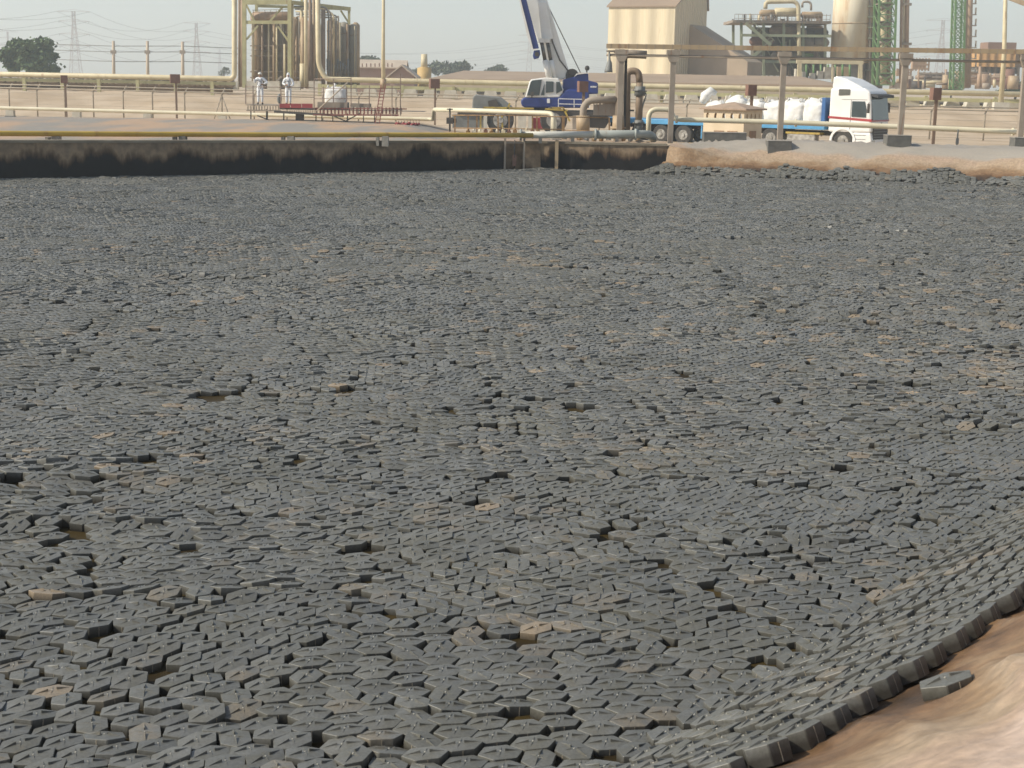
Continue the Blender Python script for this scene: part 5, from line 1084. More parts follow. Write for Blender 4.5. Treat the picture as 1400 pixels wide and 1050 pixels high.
for u, r_, vt, yo, mt in ((324.5, .13, -20, 1, brownpipe), (328.5, .17, -20, 1, pink), (414, .20, 24, 0, tanpipe), (419.5, .17, -30, -.6, cream), (424, .15, -20, 0, brownpipe), (428, .13, -20, .4, tanpipe), (431.5, .12, 2, .6, ves2), (407, .14, 16, 2, pink), (343, .10, 30, 1.2, cream), (349, .12, 34, 1.6, tanpipe), (356, .08, 34, 1, brownpipe), (371, .13, 32, 1.5, tanpipe), (375.5, .09, 32, 1.2, cream), (383, .12, 32, 1.8, dusty), (402, .16, 22, 1.6, tanpipe), (410.5, .12, 10, .8, cream), (422, .20, 20, 1.5, tanpipe), (449, .16, 26, 3, tanpipe), (456, .14, 28, 4.5, cream), (466, .12, 30, 5, tanpipe), (475, .05, 32, 6, cream), (366, .07, 30, .5, cream), (388.5, .09, 60, .2, cream), (399.5, .09, 4, .3, cream), (440, .20, 12, 1, brownpipe)):
    MB().tube([fr(u, 119, yo), fr(u, vt, yo)], r_, 10).build('pipe', mt, t)
MB().tube([fr(414, 120, -.1), fr(414, 87, -.1)], .27, 12).build('pipe_shoe', cream, t)
for k in range(5): MB().tube(bend([fr(400, 8+k*3.2, 1+k*.4), fr(444+k*2.6, 9+k*3.4, 1+k*.4), fr(447.5+k*2.6, 20, 1+k*.4), fr(447.5+k*2.6, 104, 1+k*.4)], .8, 6), .075, 8).build('bent_pipe', (greysteel, dusty, cream)[k % 3], t)
m_ = MB()
for k in range(9): u = 443+k*3.6; q = fr(u, 96+4*(k % 3), 2.4); m_.tube([q, fr(u, 80+3*(k % 4), 2.4)], .09, 6)
m_.build('valve_cluster', greysteel, t)
for v_ in (52, 66, 88, 96): MB().bar(fr(338, v_+10, 1.5), fr(410, v_+10, 1.5), .10).build('cross_beam', dusty, t)
for k in range(5): q = fr(322+k*28, 117, -1.5); MB().box(q, (1.1, .6, .8)).build('plinth', whitewash, t)
t = thing('mast', 'tall slender cream mast rising alone out of the picture right of the steel frame', 'mast', P(524, 118, 120))
a = P(524, 122, 120); MB().tube([a, P(524, 60, 120), P(525, -120, 120)], [.17, .14, .09], 10).build('pole', cream, t); MB().tube([P(524, 121, 120), P(524, 108, 120)], .24, 10).build('sleeve', tanpipe, t)

# ------------------------------------------------------------------ transmission pylons and poles
def pylon(u, vt, vb, dd, lab, w_=1.0, tint=None):
    top = P(u, vt, dd); base = P(u, vb, dd); H_ = top.z-base.z; t = thing('pylon', lab, 'pylon', base, 'power pylons in the haze'); pm = mat('pylon_steel', (.30, .26, .24), (.36, .24, .20), .2, .7)
    th_ = dd/F*.5; m_ = MB(); hw0, hw1 = H_*.085*w_, H_*.022*w_
    def cor(f_, sx_, sy_): hw = hw0+(hw1-hw0)*min(1, f_/.8); return Vector((base.x+sx_*hw, base.y+sy_*hw, base.z+H_*f_))
    for sx_ in (-1, 1):
        for sy_ in (-1, 1): m_.bar(cor(0, sx_, sy_), cor(.8, sx_, sy_), th_*1.0).bar(cor(.8, sx_, sy_), cor(1, sx_, sy_), th_*.9)
    m_.build('leg_frame', pm, t); m_ = MB(); n_ = 9
    for k in range(n_):
        f0, f1 = k/n_, (k+1)/n_
        for sy_ in (-1, 1): m_.bar(cor(f0, -1, sy_), cor(f1, 1, sy_), th_*.55).bar(cor(f0, 1, sy_), cor(f1, -1, sy_), th_*.55)
        for sx_ in (-1, 1): m_.bar(cor(f0, sx_, -1), cor(f1, sx_, 1), th_*.55)
    m_.build('lattice', pm, t)
    arms = []
    for f_, aw in ((.99, .27), (.84, .24), (.64, .24), (.45, .24)):
        m_ = MB(); z_ = base.z+H_*f_
        for s_ in (-1, 1): e_ = Vector((base.x+s_*H_*aw, base.y, z_)); m_.bar((base.x, base.y, z_), e_, th_*.75).bar((base.x, base.y, z_+H_*.035), e_, th_*.55)
        m_.build('cross_arm', pm, t)
        for s_ in (-1, 1): e_ = Vector((base.x+s_*H_*aw, base.y, z_)); arms.append(e_)
    m_ = MB()
    for e_ in arms[2:]: m_.bar(e_, e_-Vector((0, 0, H_*.03)), th_*.8)
    m_.build('insulator', darksteel, t); return arms
A1 = pylon(104, 15, 102, 640, 'largest hazy lattice pylon, behind the sand bank right of the dark tree')
A2 = pylon(270, 31, 104, 760, 'hazy lattice pylon just left of the pipe-filled steel frame', .9)
A3 = pylon(723, 48, 108, 900, 'very faint pylon behind the crane, left of its boom', .9)
A4 = pylon(1283, 27, 118, 780, 'hazy pylon between the green lattice towers at the right', .9)
pylon(301, 67, 104, 1300, 'tiny distant pylon right beside the tall frame', .8)
pylon(13, 43, 98, 900, 'faint pylon top showing behind the dark tree', .6)
t = thing('power_lines', 'thin hazy power cables strung between the distant pylons', 'power lines', P(190, 40, 700)); wmz = mat('cable', (.20, .19, .18))
def sag(a, b, s_, n=10): return [a.lerp(b, i/n)-Vector((0, 0, s_*4*(i/n)*(1-i/n))) for i in range(n+1)]
for k in range(8):
    MB().tube(sag(A1[k], A2[k], 6)  , .06, 4).build('cable', wmz, t); 
    e_ = A1[k]+(A1[k]-A2[k])*1.2; MB().tube(sag(A1[k], e_, 6)  , .06, 4).build('cable', wmz, t)
for k in range(2, 8, 1): MB().tube(sag(A2[k], A3[k], 9, 14)  , .06, 4).build('cable', wmz, t); MB().tube(sag(A3[k], A4[k], 9, 14)  , .06, 4).build('cable', wmz, t)
polec = mat('pole_pale', (.52, .42, .30), (.45, .36, .26), .5, .7)
pp = []
for u, vt, lab in ((155, 56, 'first of three pale pylon-side poles, counting from the dark tree'), (201.5, 56, 'middle one of the three pale poles behind the left rack'), (249.5, 57, 'pale pole behind the left rack closest to the steel frame')):
    a = P(u, 102, 210); b = P(u, vt, 210); t = thing('pole', lab, 'pole', a, 'pale poles of the switchyard'); MB().tube([(a.x, a.y, .5), b], [.26, .2], 8).build('shaft', polec, t); MB().box(P(u, 71, 210), (.7, .5, .45)).build('clamp', dusty, t); pp.append(P(u, 71, 210))
t = thing('power_lines', 'low cables joining the three pale poles behind the left rack', 'power lines', pp[0])
for dz in (0, -1.3, .8): MB().tube([P(60, 68, 215)+Vector((0, 0, dz))]+[p_+Vector((0, 0, dz)) for p_ in pp]+[P(330, 74, 215)+Vector((0, 0, dz))], .045, 4).build('cable', wmz, t)
t = thing('lamp_mast', 'tall pale lamp mast with slanting arm at the far right', 'mast', P(1372, 140, 118))
MB().tube([P(1368, 146, 118), P(1373, 70, 118), P(1376, -60, 118)], [.22, .18, .14], 10).build('pole', cream, t); MB().box(P(1368, 146, 118), (1.2, .6, .7)).build('foot_block', whitewash, t)
t = thing('conveyor_boom', 'pale slanting boom entering the top right corner', 'boom', P(1400, 3, 160)); MB().bar(P(1368, -8, 160), P(1470, 32, 158), .5).build('boom', tanpipe, t)

# ------------------------------------------------------------------ trees
leafm = mat('foliage', (.045, .080, .022), (.085, .125, .040), .6, .8, coord='World'); leaf2 = mat('foliage_pale', (.05, .065, .03), (.085, .10, .05), .5, .8, coord='World'); bark = mat('bark', (.10, .075, .05), (.07, .05, .035), 3, .9)
def tree(u, vt, vb, wpx, dd, lab, seed, leaf=leafm, grp=None, n=3200, ls=None, lobes=14):
    rr = random.Random(seed); base = P(u, vb, dd); top = P(u, vt, dd); h = top.z-base.z; w_ = wpx/F*dd; t = thing('tree', lab, 'tree', base, grp)
    z0 = min(base.z-1, .5); m_ = MB(); tips = []
    m_.tube([(base.x, base.y, z0), (base.x+.1*w_*.2, base.y, base.z+h*.2), (base.x, base.y, base.z+h*.5)], [w_*.04, w_*.03, w_*.015], 8)
    cl_ = []
    for k in range(lobes):
        g = rr.uniform(0, 2*math.pi); rad = rr.uniform(.12, .36)*w_; zz = rr.uniform(.06, .80)*h; rs = rr.uniform(.08, .22)*w_*(1.1-.35*zz/h)
        c_ = Vector((base.x+math.cos(g)*rad*(1.15-.5*(zz/h)**2), base.y+math.sin(g)*rad, base.z+zz)); cl_.append((c_, rs)); m_.tube([(base.x, base.y, base.z+h*.12), c_], [w_*.014, w_*.005], 5)
    m_.build('trunk', bark, t)
    V = []; Fc = []; ls = ls or w_*.024
    for k in range(n):
        c_, rs = cl_[k % len(cl_)]; dv = Vector((rr.gauss(0, 1), rr.gauss(0, 1), rr.gauss(0, 1))).normalized()*rs*(rr.random()**.45)*(1.0 if rr.random() < .68 else rr.uniform(1.1, 1.6))
        p_ = c_+Vector((dv.x, dv.y, dv.z*min(1, h/w_*1.05))); a = Vector((rr.gauss(0, 1), rr.gauss(0, 1), rr.gauss(0, 1))).normalized(); b = a.orthogonal().normalized(); s_ = ls*rr.uniform(.7, 1.5); i0 = len(V)
        V += [p_-a*s_-b*s_*.6, p_+a*s_-b*s_*.6, p_+a*s_*1.1+b*s_*.6, p_-a*s_*.9+b*s_*.7]; Fc.append((i0, i0+1, i0+2, i0+3))
    me = bpy.data.meshes.new('crown'); me.from_pydata([tuple(v_-base) for v_ in V], [], Fc); me.materials.append(leaf); o = bpy.data.objects.new('crown', me); col.objects.link(o); o.parent = t
    return t
tree(38, 48, 103, 88, 190, 'large dark green tree behind the pipe rack at the left edge', 1, n=6500, lobes=26)
tree(617, 80, 104, 66, 330, 'grey-green tree behind the long shed, right of the yellow stack', 2, leaf2, n=2600, lobes=16)
tree(684, 87, 104, 42, 340, 'low grey-green tree behind the long shed, nearest the crane boom', 3, leaf2, n=1600, lobes=10)
tree(566, 92, 106, 26, 330, 'small grey-green tree left of the yellow stack', 4, leaf2, n=900, lobes=8)
tree(500, 76, 96, 60, 300, 'pale tree top showing above the low gabled house', 5, leaf2, n=2200, lobes=14)
tree(306, 88, 106, 20, 300, 'small tree left of the steel frame base', 6, leaf2, n=700, lobes=7)
tree(1388, 108, 128, 50, 230, 'green bush at the right edge below the orange building', 7, mat('foliage_green', (.05, .10, .02), (.09, .15, .04), .6, .8), n=1800, lobes=12)
tree(1300, 112, 128, 34, 230, 'small bush at the foot of the right green tower', 8, leaf2, n=900, lobes=8)

# ------------------------------------------------------------------ buildings
wallb = vstripes('ribbed_cream_cladding', (.72, .61, .42), (.66, .55, .36), .9, .12, rust=(.52, .41, .26)); roofb = mat('fibre_roof', (.34, .25, .17), (.29, .21, .145), .3, .85, coord='World')
def gable_block(t, A, ang, L, W_, H_, ridge, wm_, rm_, ov=.25, rp=.5):
    T_ = truck_space((A.x, A.y, A.z), ang); m_ = MB()
    m_.add([T_(0, 0, 0), T_(L, 0, 0), T_(L, W_, 0), T_(0, W_, 0), T_(0, 0, H_), T_(L, 0, H_), T_(L, W_, H_), T_(0, W_, H_), T_(0, W_*rp, H_+ridge), T_(L, W_*rp, H_+ridge)], [(0, 1, 5, 4), (1, 2, 6, 9, 5), (2, 3, 7, 6), (3, 0, 4, 8, 7)])
    m_.build('wall', wm_, t); e = ov; k_ = ridge/(W_*rp); m_ = MB()
    for s_ in (0, 1):
        y0, y1 = (-e, W_*rp) if s_ == 0 else (W_+e, W_*rp); z0, z1 = H_-e*k_+.02, H_+ridge+.02
        m_.add([T_(-e, y0, z0), T_(L+e, y0, z0), T_(L+e, y1, z1), T_(-e, y1, z1), T_(-e, y0, z0+.14), T_(L+e, y0, z0+.14), T_(L+e, y1, z1+.14), T_(-e, y1, z1+.14)], [(0, 1, 2, 3), (4, 5, 6, 7), (0, 1, 5, 4), (1, 2, 6, 5), (3, 0, 4, 7)])
    m_.build('roof', rm_, t); return T_
# tall clad building
A = P(829.5, 106, 176); t = thing('building', 'tall cream ribbed building with shaded right side behind the pipe bridge', 'building', A)
A.z = 1.0; pL = P(829.5, 9, 176); pR = P(923.5, 9, 172); ang = math.atan2(pR.y-A.y, pR.x-A.x); Lx = math.hypot(pR.x-A.x, pR.y-A.y); Hh = pL.z-1.0
T_ = gable_block(t, A, ang, Lx, 9.8, Hh, 4.6, wallb, roofb, .2, .93)
lt = mat('lean_to_cladding', (.40, .31, .22), (.34, .265, .185), .4, .8)
m_ = MB(); hx0, hz0 = 9.5, P(965, 52, 180).z-1; q = P(1008, 86, 184)
m_.add([T_(Lx, 4.6, 0), T_(Lx+7.3, 4.6, 0), T_(Lx+7.3, 4.6, q.z-1), T_(Lx, 4.6, hz0+1.4), T_(Lx, 9.6, 0), T_(Lx+7.3, 9.6, 0), T_(Lx+7.3, 9.6, q.z-1), T_(Lx, 9.6, hz0+1.4)], [(0, 1, 2, 3), (7, 6, 5, 4), (1, 5, 6, 2), (3, 2, 6, 7)]); m_.build('lean_to', lt, t)
# long low shed
A = P(588, 120, 158); A.z = 1.0; t = thing('shed', 'long low shed with flat brown hipped roof behind the pipe rack', 'shed', A)
e0 = P(586, 107, 158); e1 = P(1150, 117, 150); r0_ = P(634, 96.5, 170); r1_ = P(1095, 104.5, 164); b0 = P(606, 103, 182); b1 = P(1160, 113, 176)
def sh(p_, z_): return (p_.x, p_.y, z_)
m_ = MB(); m_.add([sh(e0, e0.z), sh(e1, e1.z), sh(r1_, r1_.z), sh(r0_, r0_.z), sh(b0, e0.z), sh(b1, e1.z)], [(0, 1, 2, 3), (4, 3, 2, 5), (0, 3, 4), (1, 5, 2)]); m_.add([sh(e0, e0.z-.25), sh(e1, e1.z-.25), sh(b1, e1.z-.25), sh(b0, e0.z-.25)], [(0, 1, 2, 3)]); m_.add([sh(e0, e0.z-.25), sh(e1, e1.z-.25), sh(e1, e1.z), sh(e0, e0.z)], [(0, 1, 2, 3)]); m_.build('roof', roofb, t)
m_ = MB(); m_.add([sh(e0, .9), sh(e1, .9), sh(b1, .9), sh(b0, .9), sh(e0, e0.z-.26), sh(e1, e1.z-.26), sh(b1, e1.z-.26), sh(b0, e0.z-.26)], [(0, 1, 5, 4), (1, 2, 6, 5), (2, 3, 7, 6), (3, 0, 4, 7)]); m_.build('wall', mat('shed_wall', (.40, .33, .24), (.34, .28, .2), .5, .85), t)
m_ = MB()
for k in range(26): q = Vector(sh(e0, 2.0)).lerp(Vector(sh(e1, 2.0)), (k+.5)/26); m_.box((q.x, q.y-.05, q.z), (1.0, .06, .5))
m_.build('window_row', darksteel, t)
# gabled house
A = P(474, 112, 190); A.z = 1.0; t = thing('house', 'low pinkish house with slatted eaves and a small gable, right of the steel frame', 'house', A)
pinkw = mat('pink_render', (.36, .24, .19), (.30, .2, .155), .8, .85); pr_ = mat('tile_roof', (.50, .41, .31), (.43, .35, .27), .8, .85)
T_ = gable_block(t, A, R(2), 7.2, 8, P(474, 92, 190).z-1, .9, pinkw, pr_, .4)
A2_ = P(533, 112, 186); A2_.z = 1.0; gw = P(566, 104, 186).x-P(533, 104, 186).x
m_ = MB(); zt_ = P(550, 91, 186).z; ze = P(533, 104, 186).z; x0, x1 = A2_.x, A2_.x+gw
m_.add([(x0, 186, .8), (x1, 186, .8), (x1, 186, ze), ((x0+x1)/2, 186, zt_), (x0, 186, ze), (x0, 193, .8), (x1, 193, .8), (x1, 193, ze), ((x0+x1)/2, 193, zt_), (x0, 193, ze)], [(0, 1, 2, 3, 4), (0, 4, 9, 5), (1, 6, 7, 2)]); m_.build('gable_wall', pinkw, t)
m_ = MB()
for s_ in (0, 1):
    xe, xm = ((x0-.4), (x0+x1)/2) if s_ == 0 else ((x1+.4), (x0+x1)/2); m_.add([(xe, 185.4, ze-.25), (xm, 185.4, zt_+.05), (xm, 193, zt_+.05), (xe, 193, ze-.25), (xe, 185.4, ze-.05), (xm, 185.4, zt_+.25), (xm, 193, zt_+.25), (xe, 193, ze-.05)], [(0, 1, 2, 3), (4, 5, 6, 7), (0, 1, 5, 4), (0, 4, 7, 3)])
m_.build('gable_roof', pr_, t)
for k in range(11): MB().box(P(478+k*5.8, 89, 189.4), (.13, .1, .45)).build('slat', redbrown, t)
m_ = MB(); q = P(483, 101, 184); m_.cyl((q.x, q.y, 1), .3, q.z-1, 12).ell(P(483, 97, 184), (.75, .6, .4), 12, 6); m_.build('water_tank', pinkw, t)
t = thing('stack', 'short cream and yellow stack with wide base above the shed roof', 'chimney', P(580, 104, 200)); a = P(580, 104, 200); a.z = 1
MB().cyl(a, .95, P(580, 93, 200).z-1, 18).tube([P(580, 93, 200), P(580, 91.5, 200)], [.95, .5], 18).build('base', mat('stack_yellow', (.55, .36, .12), (.45, .30, .1), 1, .6), t); MB().tube([P(580, 94, 200), P(580, 74, 200)], [.48, .40], 14).build('flue', cream, t)

# ------------------------------------------------------------------ process unit at the right
DU = 188.0
t = thing('process_unit', 'open green and beige process structure with stairs, vessels and a looped pipe on top', 'process unit', P(1065, 110, DU))
gsteel = mat('unit_steel', (.30, .32, .20), (.24, .26, .17), .8, .7, rust=(.3, .2, .12), rustamt=.62)
def uq(u, v, off=0): a = P(u, v, DU); return Vector((a.x, DU+off, a.z))
for u in (1013.5, 1044, 1071.5, 1098, 1128):
    for yo in (0, 7): MB().bar(uq(u, 108, yo), uq(u, 30, yo), .32).build('column', gsteel, t)
for v_, u0_, u1_ in ((31, 1001, 1135), (50, 1013, 1135), (66, 1013, 1135), (86, 1044, 1135)):
    m_ = MB(); a = uq(u0_, v_, -.6); b = uq(u1_, v_+(u1_-u0_)*.012, -.6); m_.prism([(0, 0), (b.x-a.x, b.z-a.z), (b.x-a.x, b.z-a.z+.32), (0, .32)], a, (1, 0, 0), (0, 0, 1), (0, 8.6 if v_ == 31 else .4, 0)); m_.build('floor', gsteel if v_ != 31 else dusty, t)
for a, b in (((1018, 32), (1052, 62)), ((1042, 66), (1010, 91)), ((1014, 90), (1036, 108))):
    m_ = MB(); m_.bar(uq(*a, -1.0), uq(*b, -1.0), .16, .4); m_.bar(uq(a[0]+5, a[1]-6, -1.0), uq(b[0]+5, b[1]-6, -1.0), .06); 
    for k in range(9): p_ = uq(*a, -1).lerp(uq(*b, -1), (k+.5)/9); m_.bar(p_, p_+Vector((.45, 0, .6)), .05)
    m_.build('stair', gsteel, t)
MB().box(uq(1010, 90, -1), (1.8, 1.2, .2)).build('landing', gsteel, t)
rr = random.Random(5)
m_ = MB(); mr = []
for k in range(26): u = 1003+k*5.2; q = uq(u, 31, -.7); m_.bar(q, q+Vector((0, 0, 1.0)), .05)
m_.bar(uq(1003, 31, -.7)+Vector((0, 0, 1)), uq(1133, 32.6, -.7)+Vector((0, 0, 1)), .06); m_.bar(uq(1003, 31, -.7)+Vector((0, 0, .5)), uq(1133, 32.6, -.7)+Vector((0, 0, .5)), .05); m_.build('deck_rail', dusty, t)
for (u0_, u1_, v_, r_, mt) in ((1043, 1062, 17, .42, tanpipe), (1063, 1092, 16, .55, cream), (1046, 1060, 24, .35, brownpipe), (1100, 1126, 20, .42, tanpipe), (1058, 1094, 41, .6, brownpipe), (1030, 1058, 56, .55, redbrown), (1104, 1134, 58, .55, dusty), (1100, 1134, 44, .35, darksteel), (1060, 1094, 76, .5, dusty)):
    a, b = uq(u0_, v_, 1.5), uq(u1_, v_, 1.5); dx_ = Vector((r_*.5, 0, 0)); MB().tube([a-dx_, a, b, b+dx_], [r_*.35, r_, r_, r_*.35], 16).build('vessel', mt, t)
MB().tube(bend([uq(1047, 12, .3), uq(1047.5, 2.5, .3), uq(1092, 1.5, .3), uq(1092.5, 30, .3), uq(1091, 76, -.9)], .9, 6), .26, 12).build('looped_pipe', cream, t)
MB().tube(bend([uq(1098, 10, .5), uq(1098, 2, .5), uq(1110, 2, .5), uq(1110, 14, .5)], .5), .14, 8).build('bent_pipe', dusty, t)
for k in range(40):
    u = rr.uniform(1003, 1134); v1 = rr.uniform(18, 29); h_ = rr.uniform(3, 14); mt = rr.choice([dusty, cream, brownpipe, greysteel, tanpipe, darksteel]); q = uq(u, 31, rr.uniform(0, 6)); MB().tube([q, uq(u, 31-h_, q.y-DU)], rr.uniform(.06, .2), 8).build('riser', mt, t)
for k in range(70):
    u = rr.uniform(1040 if k % 3 else 1095, 1134); v_ = rr.uniform(36, 106); mt = rr.choice([dusty, darksteel, brownpipe, green, gsteel, darksteel, dusty]); yo = rr.uniform(.5, 6.5)
    if rr.random() < .55: MB().tube([uq(u, v_, yo), uq(u, min(108, v_+rr.uniform(8, 40)), yo)], rr.uniform(.07, .22), 8).build('pipe', mt, t)
    else: MB().tube([uq(u, v_, yo), uq(min(1136, u+rr.uniform(6, 34)), v_+rr.uniform(-2, 2), yo)], rr.uniform(.07, .24), 8).build('pipe', mt, t)
for k in range(12): u = 1046+k*7.5; MB().bar(uq(u, 50+16*(k % 3), 3), uq(u+9, 66+16*(k % 3), 3), .13).build('brace', gsteel, t)
m_ = MB(); m_.box(uq(1088, 70, 5.5), (9.2, 2.5, 6.0)); m_.build('inner_casing', mat('inner_casing', (.09, .085, .065), (.13, .115, .085), 1, .9), t)

# rust streaked column tank
tk = mat('streaked_tank', (.82, .74, .58), (.72, .58, .38), .35, .6, rust=(.50, .27, .11), rustamt=.60, stretch=(2, 2, .22))
t = thing('storage_column', 'wide cream column streaked with orange rust, cut by the top of the picture', 'tank', P(1161, 110, 192)); D5 = 192.0
a = P(1161.5, 86, D5); b = P(1160, -70, D5); r_ = 26/F*D5; MB().tube([Vector((a.x, D5, a.z)), Vector((a.x, D5, b.z))], r_, 48).build('shell', tk, t)
for v_ in (-10, 33.5, 85): q = P(1161.5, v_, D5); MB().tube([Vector((a.x, D5, q.z)), Vector((a.x, D5, q.z+.14))], r_*1.012, 48).build('hoop', tanpipe, t)
MB().tube([Vector((a.x, D5, .8)), Vector((a.x, D5, a.z))], r_*.8, 32).build('skirt', dusty, t)
t = thing('pipe_gantry', 'cream goal-shaped frame with pale cabinets in front of the rust-streaked column', 'gantry', P(1135, 108, 165)); D6 = 165.0
def gq(u, v, off=0): a = P(u, v, D6); return Vector((a.x, D6+off, a.z))
for u in (1093, 1138, 1176): MB().bar(gq(u, 112), gq(u, 83), .42 if u != 1138 else .2).build('post', cream, t)
MB().bar(gq(1089, 83.5), gq(1180, 85), .4, .5).build('beam', cream, t)
for u0_, u1_, v0, v1 in ((1088, 1095, 94, 108), (1096, 1103, 98, 108), (1109, 1116, 100, 108), (1119, 1127, 97, 108), (1128, 1143, 92, 108)):
    a, b = gq(u0_, v1, .4), gq(u1_, v0, .4); MB().box(((a.x+b.x)/2, D6+.8, (a.z+b.z)/2), (b.x-a.x, .8, b.z-a.z)).build('cabinet', whitewash, t)
a, b = gq(1153, 110, 3), gq(1171, 91, 3); MB().box(((a.x+b.x)/2, D6+4, (a.z+b.z)/2), (b.x-a.x, 1.5, b.z-a.z)).build('panel', tanpipe, t)
m_ = MB()
for k in range(8): u = 1096+k*10; m_.tube([gq(u, 88, 1.5), gq(u, 108, 1.5)], .12, 6)
m_.build('pipe_row', green, t)
# shaded vertical unit right of the column
t = thing('stair_tower', 'shaded brown vertical unit with floors, just right of the rust-streaked column', 'tower', P(1199, 112, 190)); D7 = 190.0
def sq(u, v, off=0, D_=None): a = P(u, v, D_ or D7); return Vector((a.x, (D_ or D7)+off, a.z))
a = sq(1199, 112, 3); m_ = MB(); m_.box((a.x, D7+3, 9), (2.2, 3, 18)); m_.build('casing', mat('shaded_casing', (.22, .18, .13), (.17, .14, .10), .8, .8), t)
for k in range(9): q = sq(1199, -20+k*14.5, 0); MB().box((q.x, D7+.6, q.z), (2.3, 1.8, .16)).build('floor', gsteel, t)
for u in (1189, 1209): MB().bar(sq(u, 112), sq(u, -60), .18).build('column', dusty, t)
def lattice_tower(u0_, u1_, u2_, u3_, vb, vt, D_, lab, inner, nseg=11, dy=2.4):
    t = thing('lattice_tower', lab, 'lattice tower', sq((u0_+u1_)/2, vb, 0, D_))
    def c_(f_, s_, y_): ub = u0_ if s_ < 0 else u1_; ut = u2_ if s_ < 0 else u3_; return sq(ub+(ut-ub)*f_, vb+(vt-vb)*f_, y_*dy, D_)
    for s_ in (-1, 1):
        for y_ in (0, 1): MB().bar(c_(0, s_, y_), c_(1, s_, y_), .24).build('leg', green, t)
    for k in range(nseg):
        f0, f1 = k/nseg, (k+1)/nseg; m_ = MB()
        for y_ in (0, 1): m_.bar(c_(f0, -1, y_), c_(f0, 1, y_), .13).bar(c_(f0, -1, y_), c_(f1, 1, y_), .10).bar(c_(f0, 1, y_), c_(f1, -1, y_), .10)
        for s_ in (-1, 1): m_.bar(c_(f0, s_, 0), c_(f1, s_, 1), .10)
        m_.build('bracing', green, t)
    if inner:
        for (du, r_, mt) in inner: MB().tube([sq(u0_+du, vb, dy*.5, D_), sq(u0_+du+(u2_-u0_)*.3, vt, dy*.5, D_)], r_, 12).build('flue', mt, t)
    return t
t = lattice_tower(1199, 1222, 1204, 1227, 116, -60, 184, 'green lattice tower holding a cream column, next to the rust-streaked tank', [(12, .42, cream), (19, .25, tanpipe)])
for k in range(5): q = sq(1212+k*.4, 12+k*24, 1.2, 184); MB().cyl(q, .75, .5, 12).box(q+Vector((0, 0, .6)), (1.8, 1.8, .12)).build('platform', dusty, t)
t = thing('slim_columns', 'pair of slim beige columns right of the first green lattice tower', 'columns', P(1236, 112, 186))
for u, r_, mt in ((1232, .18, pink), (1239.5, .30, pink), (1235.5, .12, cream)): MB().tube([sq(u-1, 114, 0, 186), sq(u+1.5, -60, 0, 186)], r_, 12).build('column', mt, t)
for v_ in (6, 60): MB().box(sq(1239, v_, 0, 186), (1.1, 1, .3)).build('bracket', dusty, t)
lattice_tower(1303, 1317, 1309, 1321, 122, -60, 200, 'second green lattice tower, standing apart further right', None, 13, 1.6)
t = thing('stack', 'pinkish chimney with ladder rings clasped by the second green tower', 'chimney', sq(1325, 118, 0, 202)); MB().tube([sq(1323, 120, 0, 202), sq(1327, -60, 0, 202)], .42, 14).build('flue', pink, t)
for k in range(7): q = sq(1330, 5+k*15, 0, 202); MB().box(q, (.8, .8, .12)).box(q+Vector((.3, -.2, .45)), (.1, .4, .9)).build('ring_platform', dusty, t)
# orange clad building
ow = vstripes('orange_cladding', (.52, .30, .11), (.46, .26, .10), 1.2, .1)
t = thing('building', 'orange-tan box building on legs with brown rooftop unit, at the right edge', 'building', P(1365, 110, 230)); D8 = 230.0
def oq(u, v, off=0): a = P(u, v, D8); return Vector((a.x, D8+off, a.z))
a, b = oq(1338, 91), oq(1389, 72.5); MB().box(((a.x+b.x)/2, D8+3, (a.z+b.z)/2), (b.x-a.x, 6, b.z-a.z)).build('wall', ow, t)
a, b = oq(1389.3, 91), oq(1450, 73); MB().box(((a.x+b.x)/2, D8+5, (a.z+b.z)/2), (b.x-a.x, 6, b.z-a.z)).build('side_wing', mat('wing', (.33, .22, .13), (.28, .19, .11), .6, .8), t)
a, b = oq(1353, 72.3), oq(1393, 58); MB().box(((a.x+b.x)/2, D8+3, (a.z+b.z)/2), (b.x-a.x, 4, b.z-a.z)).build('rooftop_unit', mat('rooftop', (.27, .17, .12), (.22, .14, .1), .6, .8), t)
for k in range(9): u = 1342+k*8; MB().bar(oq(u, 112, 2), oq(u, 91, 2), .35).build('leg', dusty, t)
m_ = MB(); m_.box(oq(1372, 96, 4), (7, 2, 1.0)); m_.build('machinery', greysteel, t)
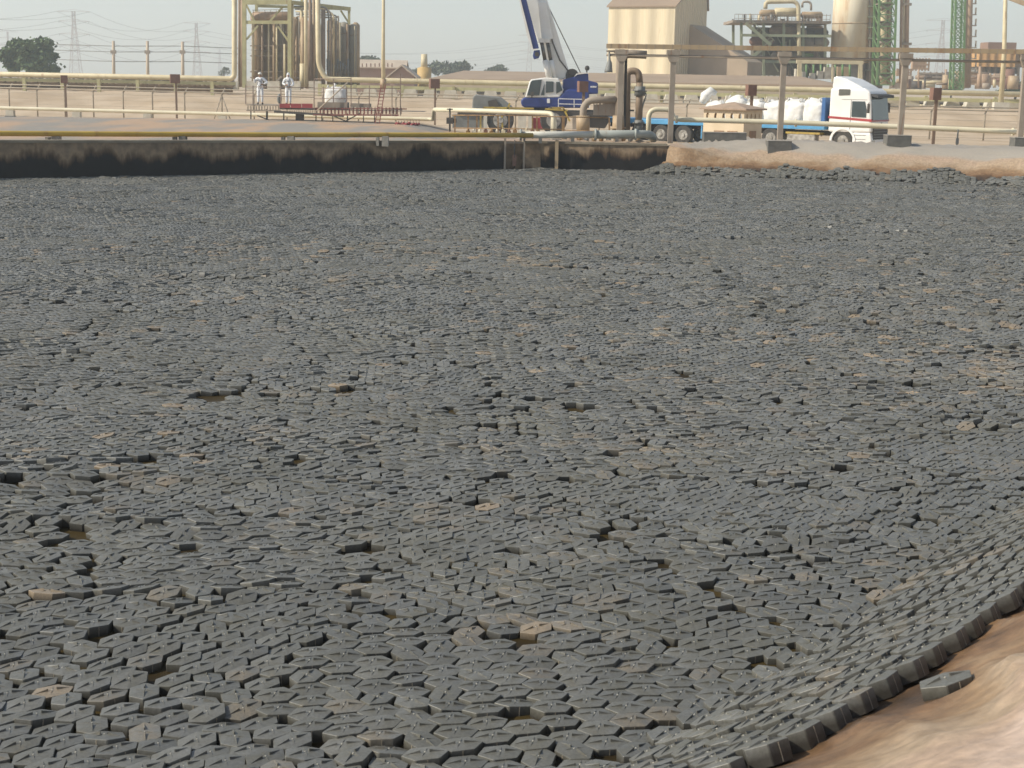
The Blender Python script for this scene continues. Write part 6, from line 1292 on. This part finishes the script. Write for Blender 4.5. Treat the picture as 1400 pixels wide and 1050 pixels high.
# low plant between the towers
t = thing('process_plant', 'low jumble of pinkish plant and pipework behind the rack right of the truck', 'process plant', P(1290, 112, 215)); D9 = 215.0
def lq(u, v, off=0): a = P(u, v, D9); return Vector((a.x, D9+off, a.z))
for k in range(46):
    u = rr.uniform(1243, 1415); v_ = rr.uniform(94, 116); mt = rr.choice([pink, dusty, brownpipe, tanpipe, cream, darksteel, redbrown]); yo = rr.uniform(0, 10)
    if k % 3 == 0: MB().cyl(lq(u, 122, yo), rr.uniform(.3, .9), lq(u, v_, yo).z-lq(u, 122, yo).z, 12).build('drum', mt, t)
    elif k % 3 == 1: MB().tube([lq(u, v_+4, yo), lq(u+rr.uniform(10, 40), v_+4.5, yo)], rr.uniform(.1, .3), 8).build('pipe', mt, t)
    else: MB().tube([lq(u, 120, yo), lq(u, v_-rr.uniform(0, 6), yo)], rr.uniform(.1, .25), 8).build('riser', mt, t)
for (u0_, u1_, v0, v1, mt) in ((1278, 1302, 78, 96, pink), (1255, 1276, 93, 104, pink), (1285, 1330, 98, 112, dusty), (1340, 1420, 100, 118, pink), (1245, 1290, 112, 122, dusty)):
    a, b = lq(u0_, v1, 12), lq(u1_, v0, 12)
    m_ = MB(); n_ = 5
    for k in range(n_+1): x_ = a.x+(b.x-a.x)*k/n_; m_.bar((x_, D9+12, a.z), (x_, D9+12, b.z), .22)
    for k in range(3): z_ = a.z+(b.z-a.z)*(k+.5)/3; m_.bar((a.x, D9+12, z_), (b.x, D9+12, z_), .28)
    m_.box(((a.x+b.x)/2, D9+13.4, (a.z*1.1+b.z*.9)/2), ((b.x-a.x)*.8, 1.5, (b.z-a.z)*.6)); m_.build('rack_frame', mt, t)
tree_t = None

# ------------------------------------------------------------------ haze
hm = bpy.data.materials.new('haze'); hm.use_nodes = True; hn, hl = hm.node_tree.nodes, hm.node_tree.links
hn.remove(hn['Principled BSDF']); pv = hn.new('ShaderNodeVolumePrincipled'); pv.inputs['Color'].default_value = (.86, .95, .99, 1); pv.inputs['Density'].default_value = 0.0009; pv.inputs['Anisotropy'].default_value = .35
hl.new(pv.outputs[0], hn['Material Output'].inputs['Volume'])
m_ = MB(); m_.box((0, 640, 31), (3600, 1800, 70)); ho = m_.build('haze', hm); ho['kind'] = 'stuff'
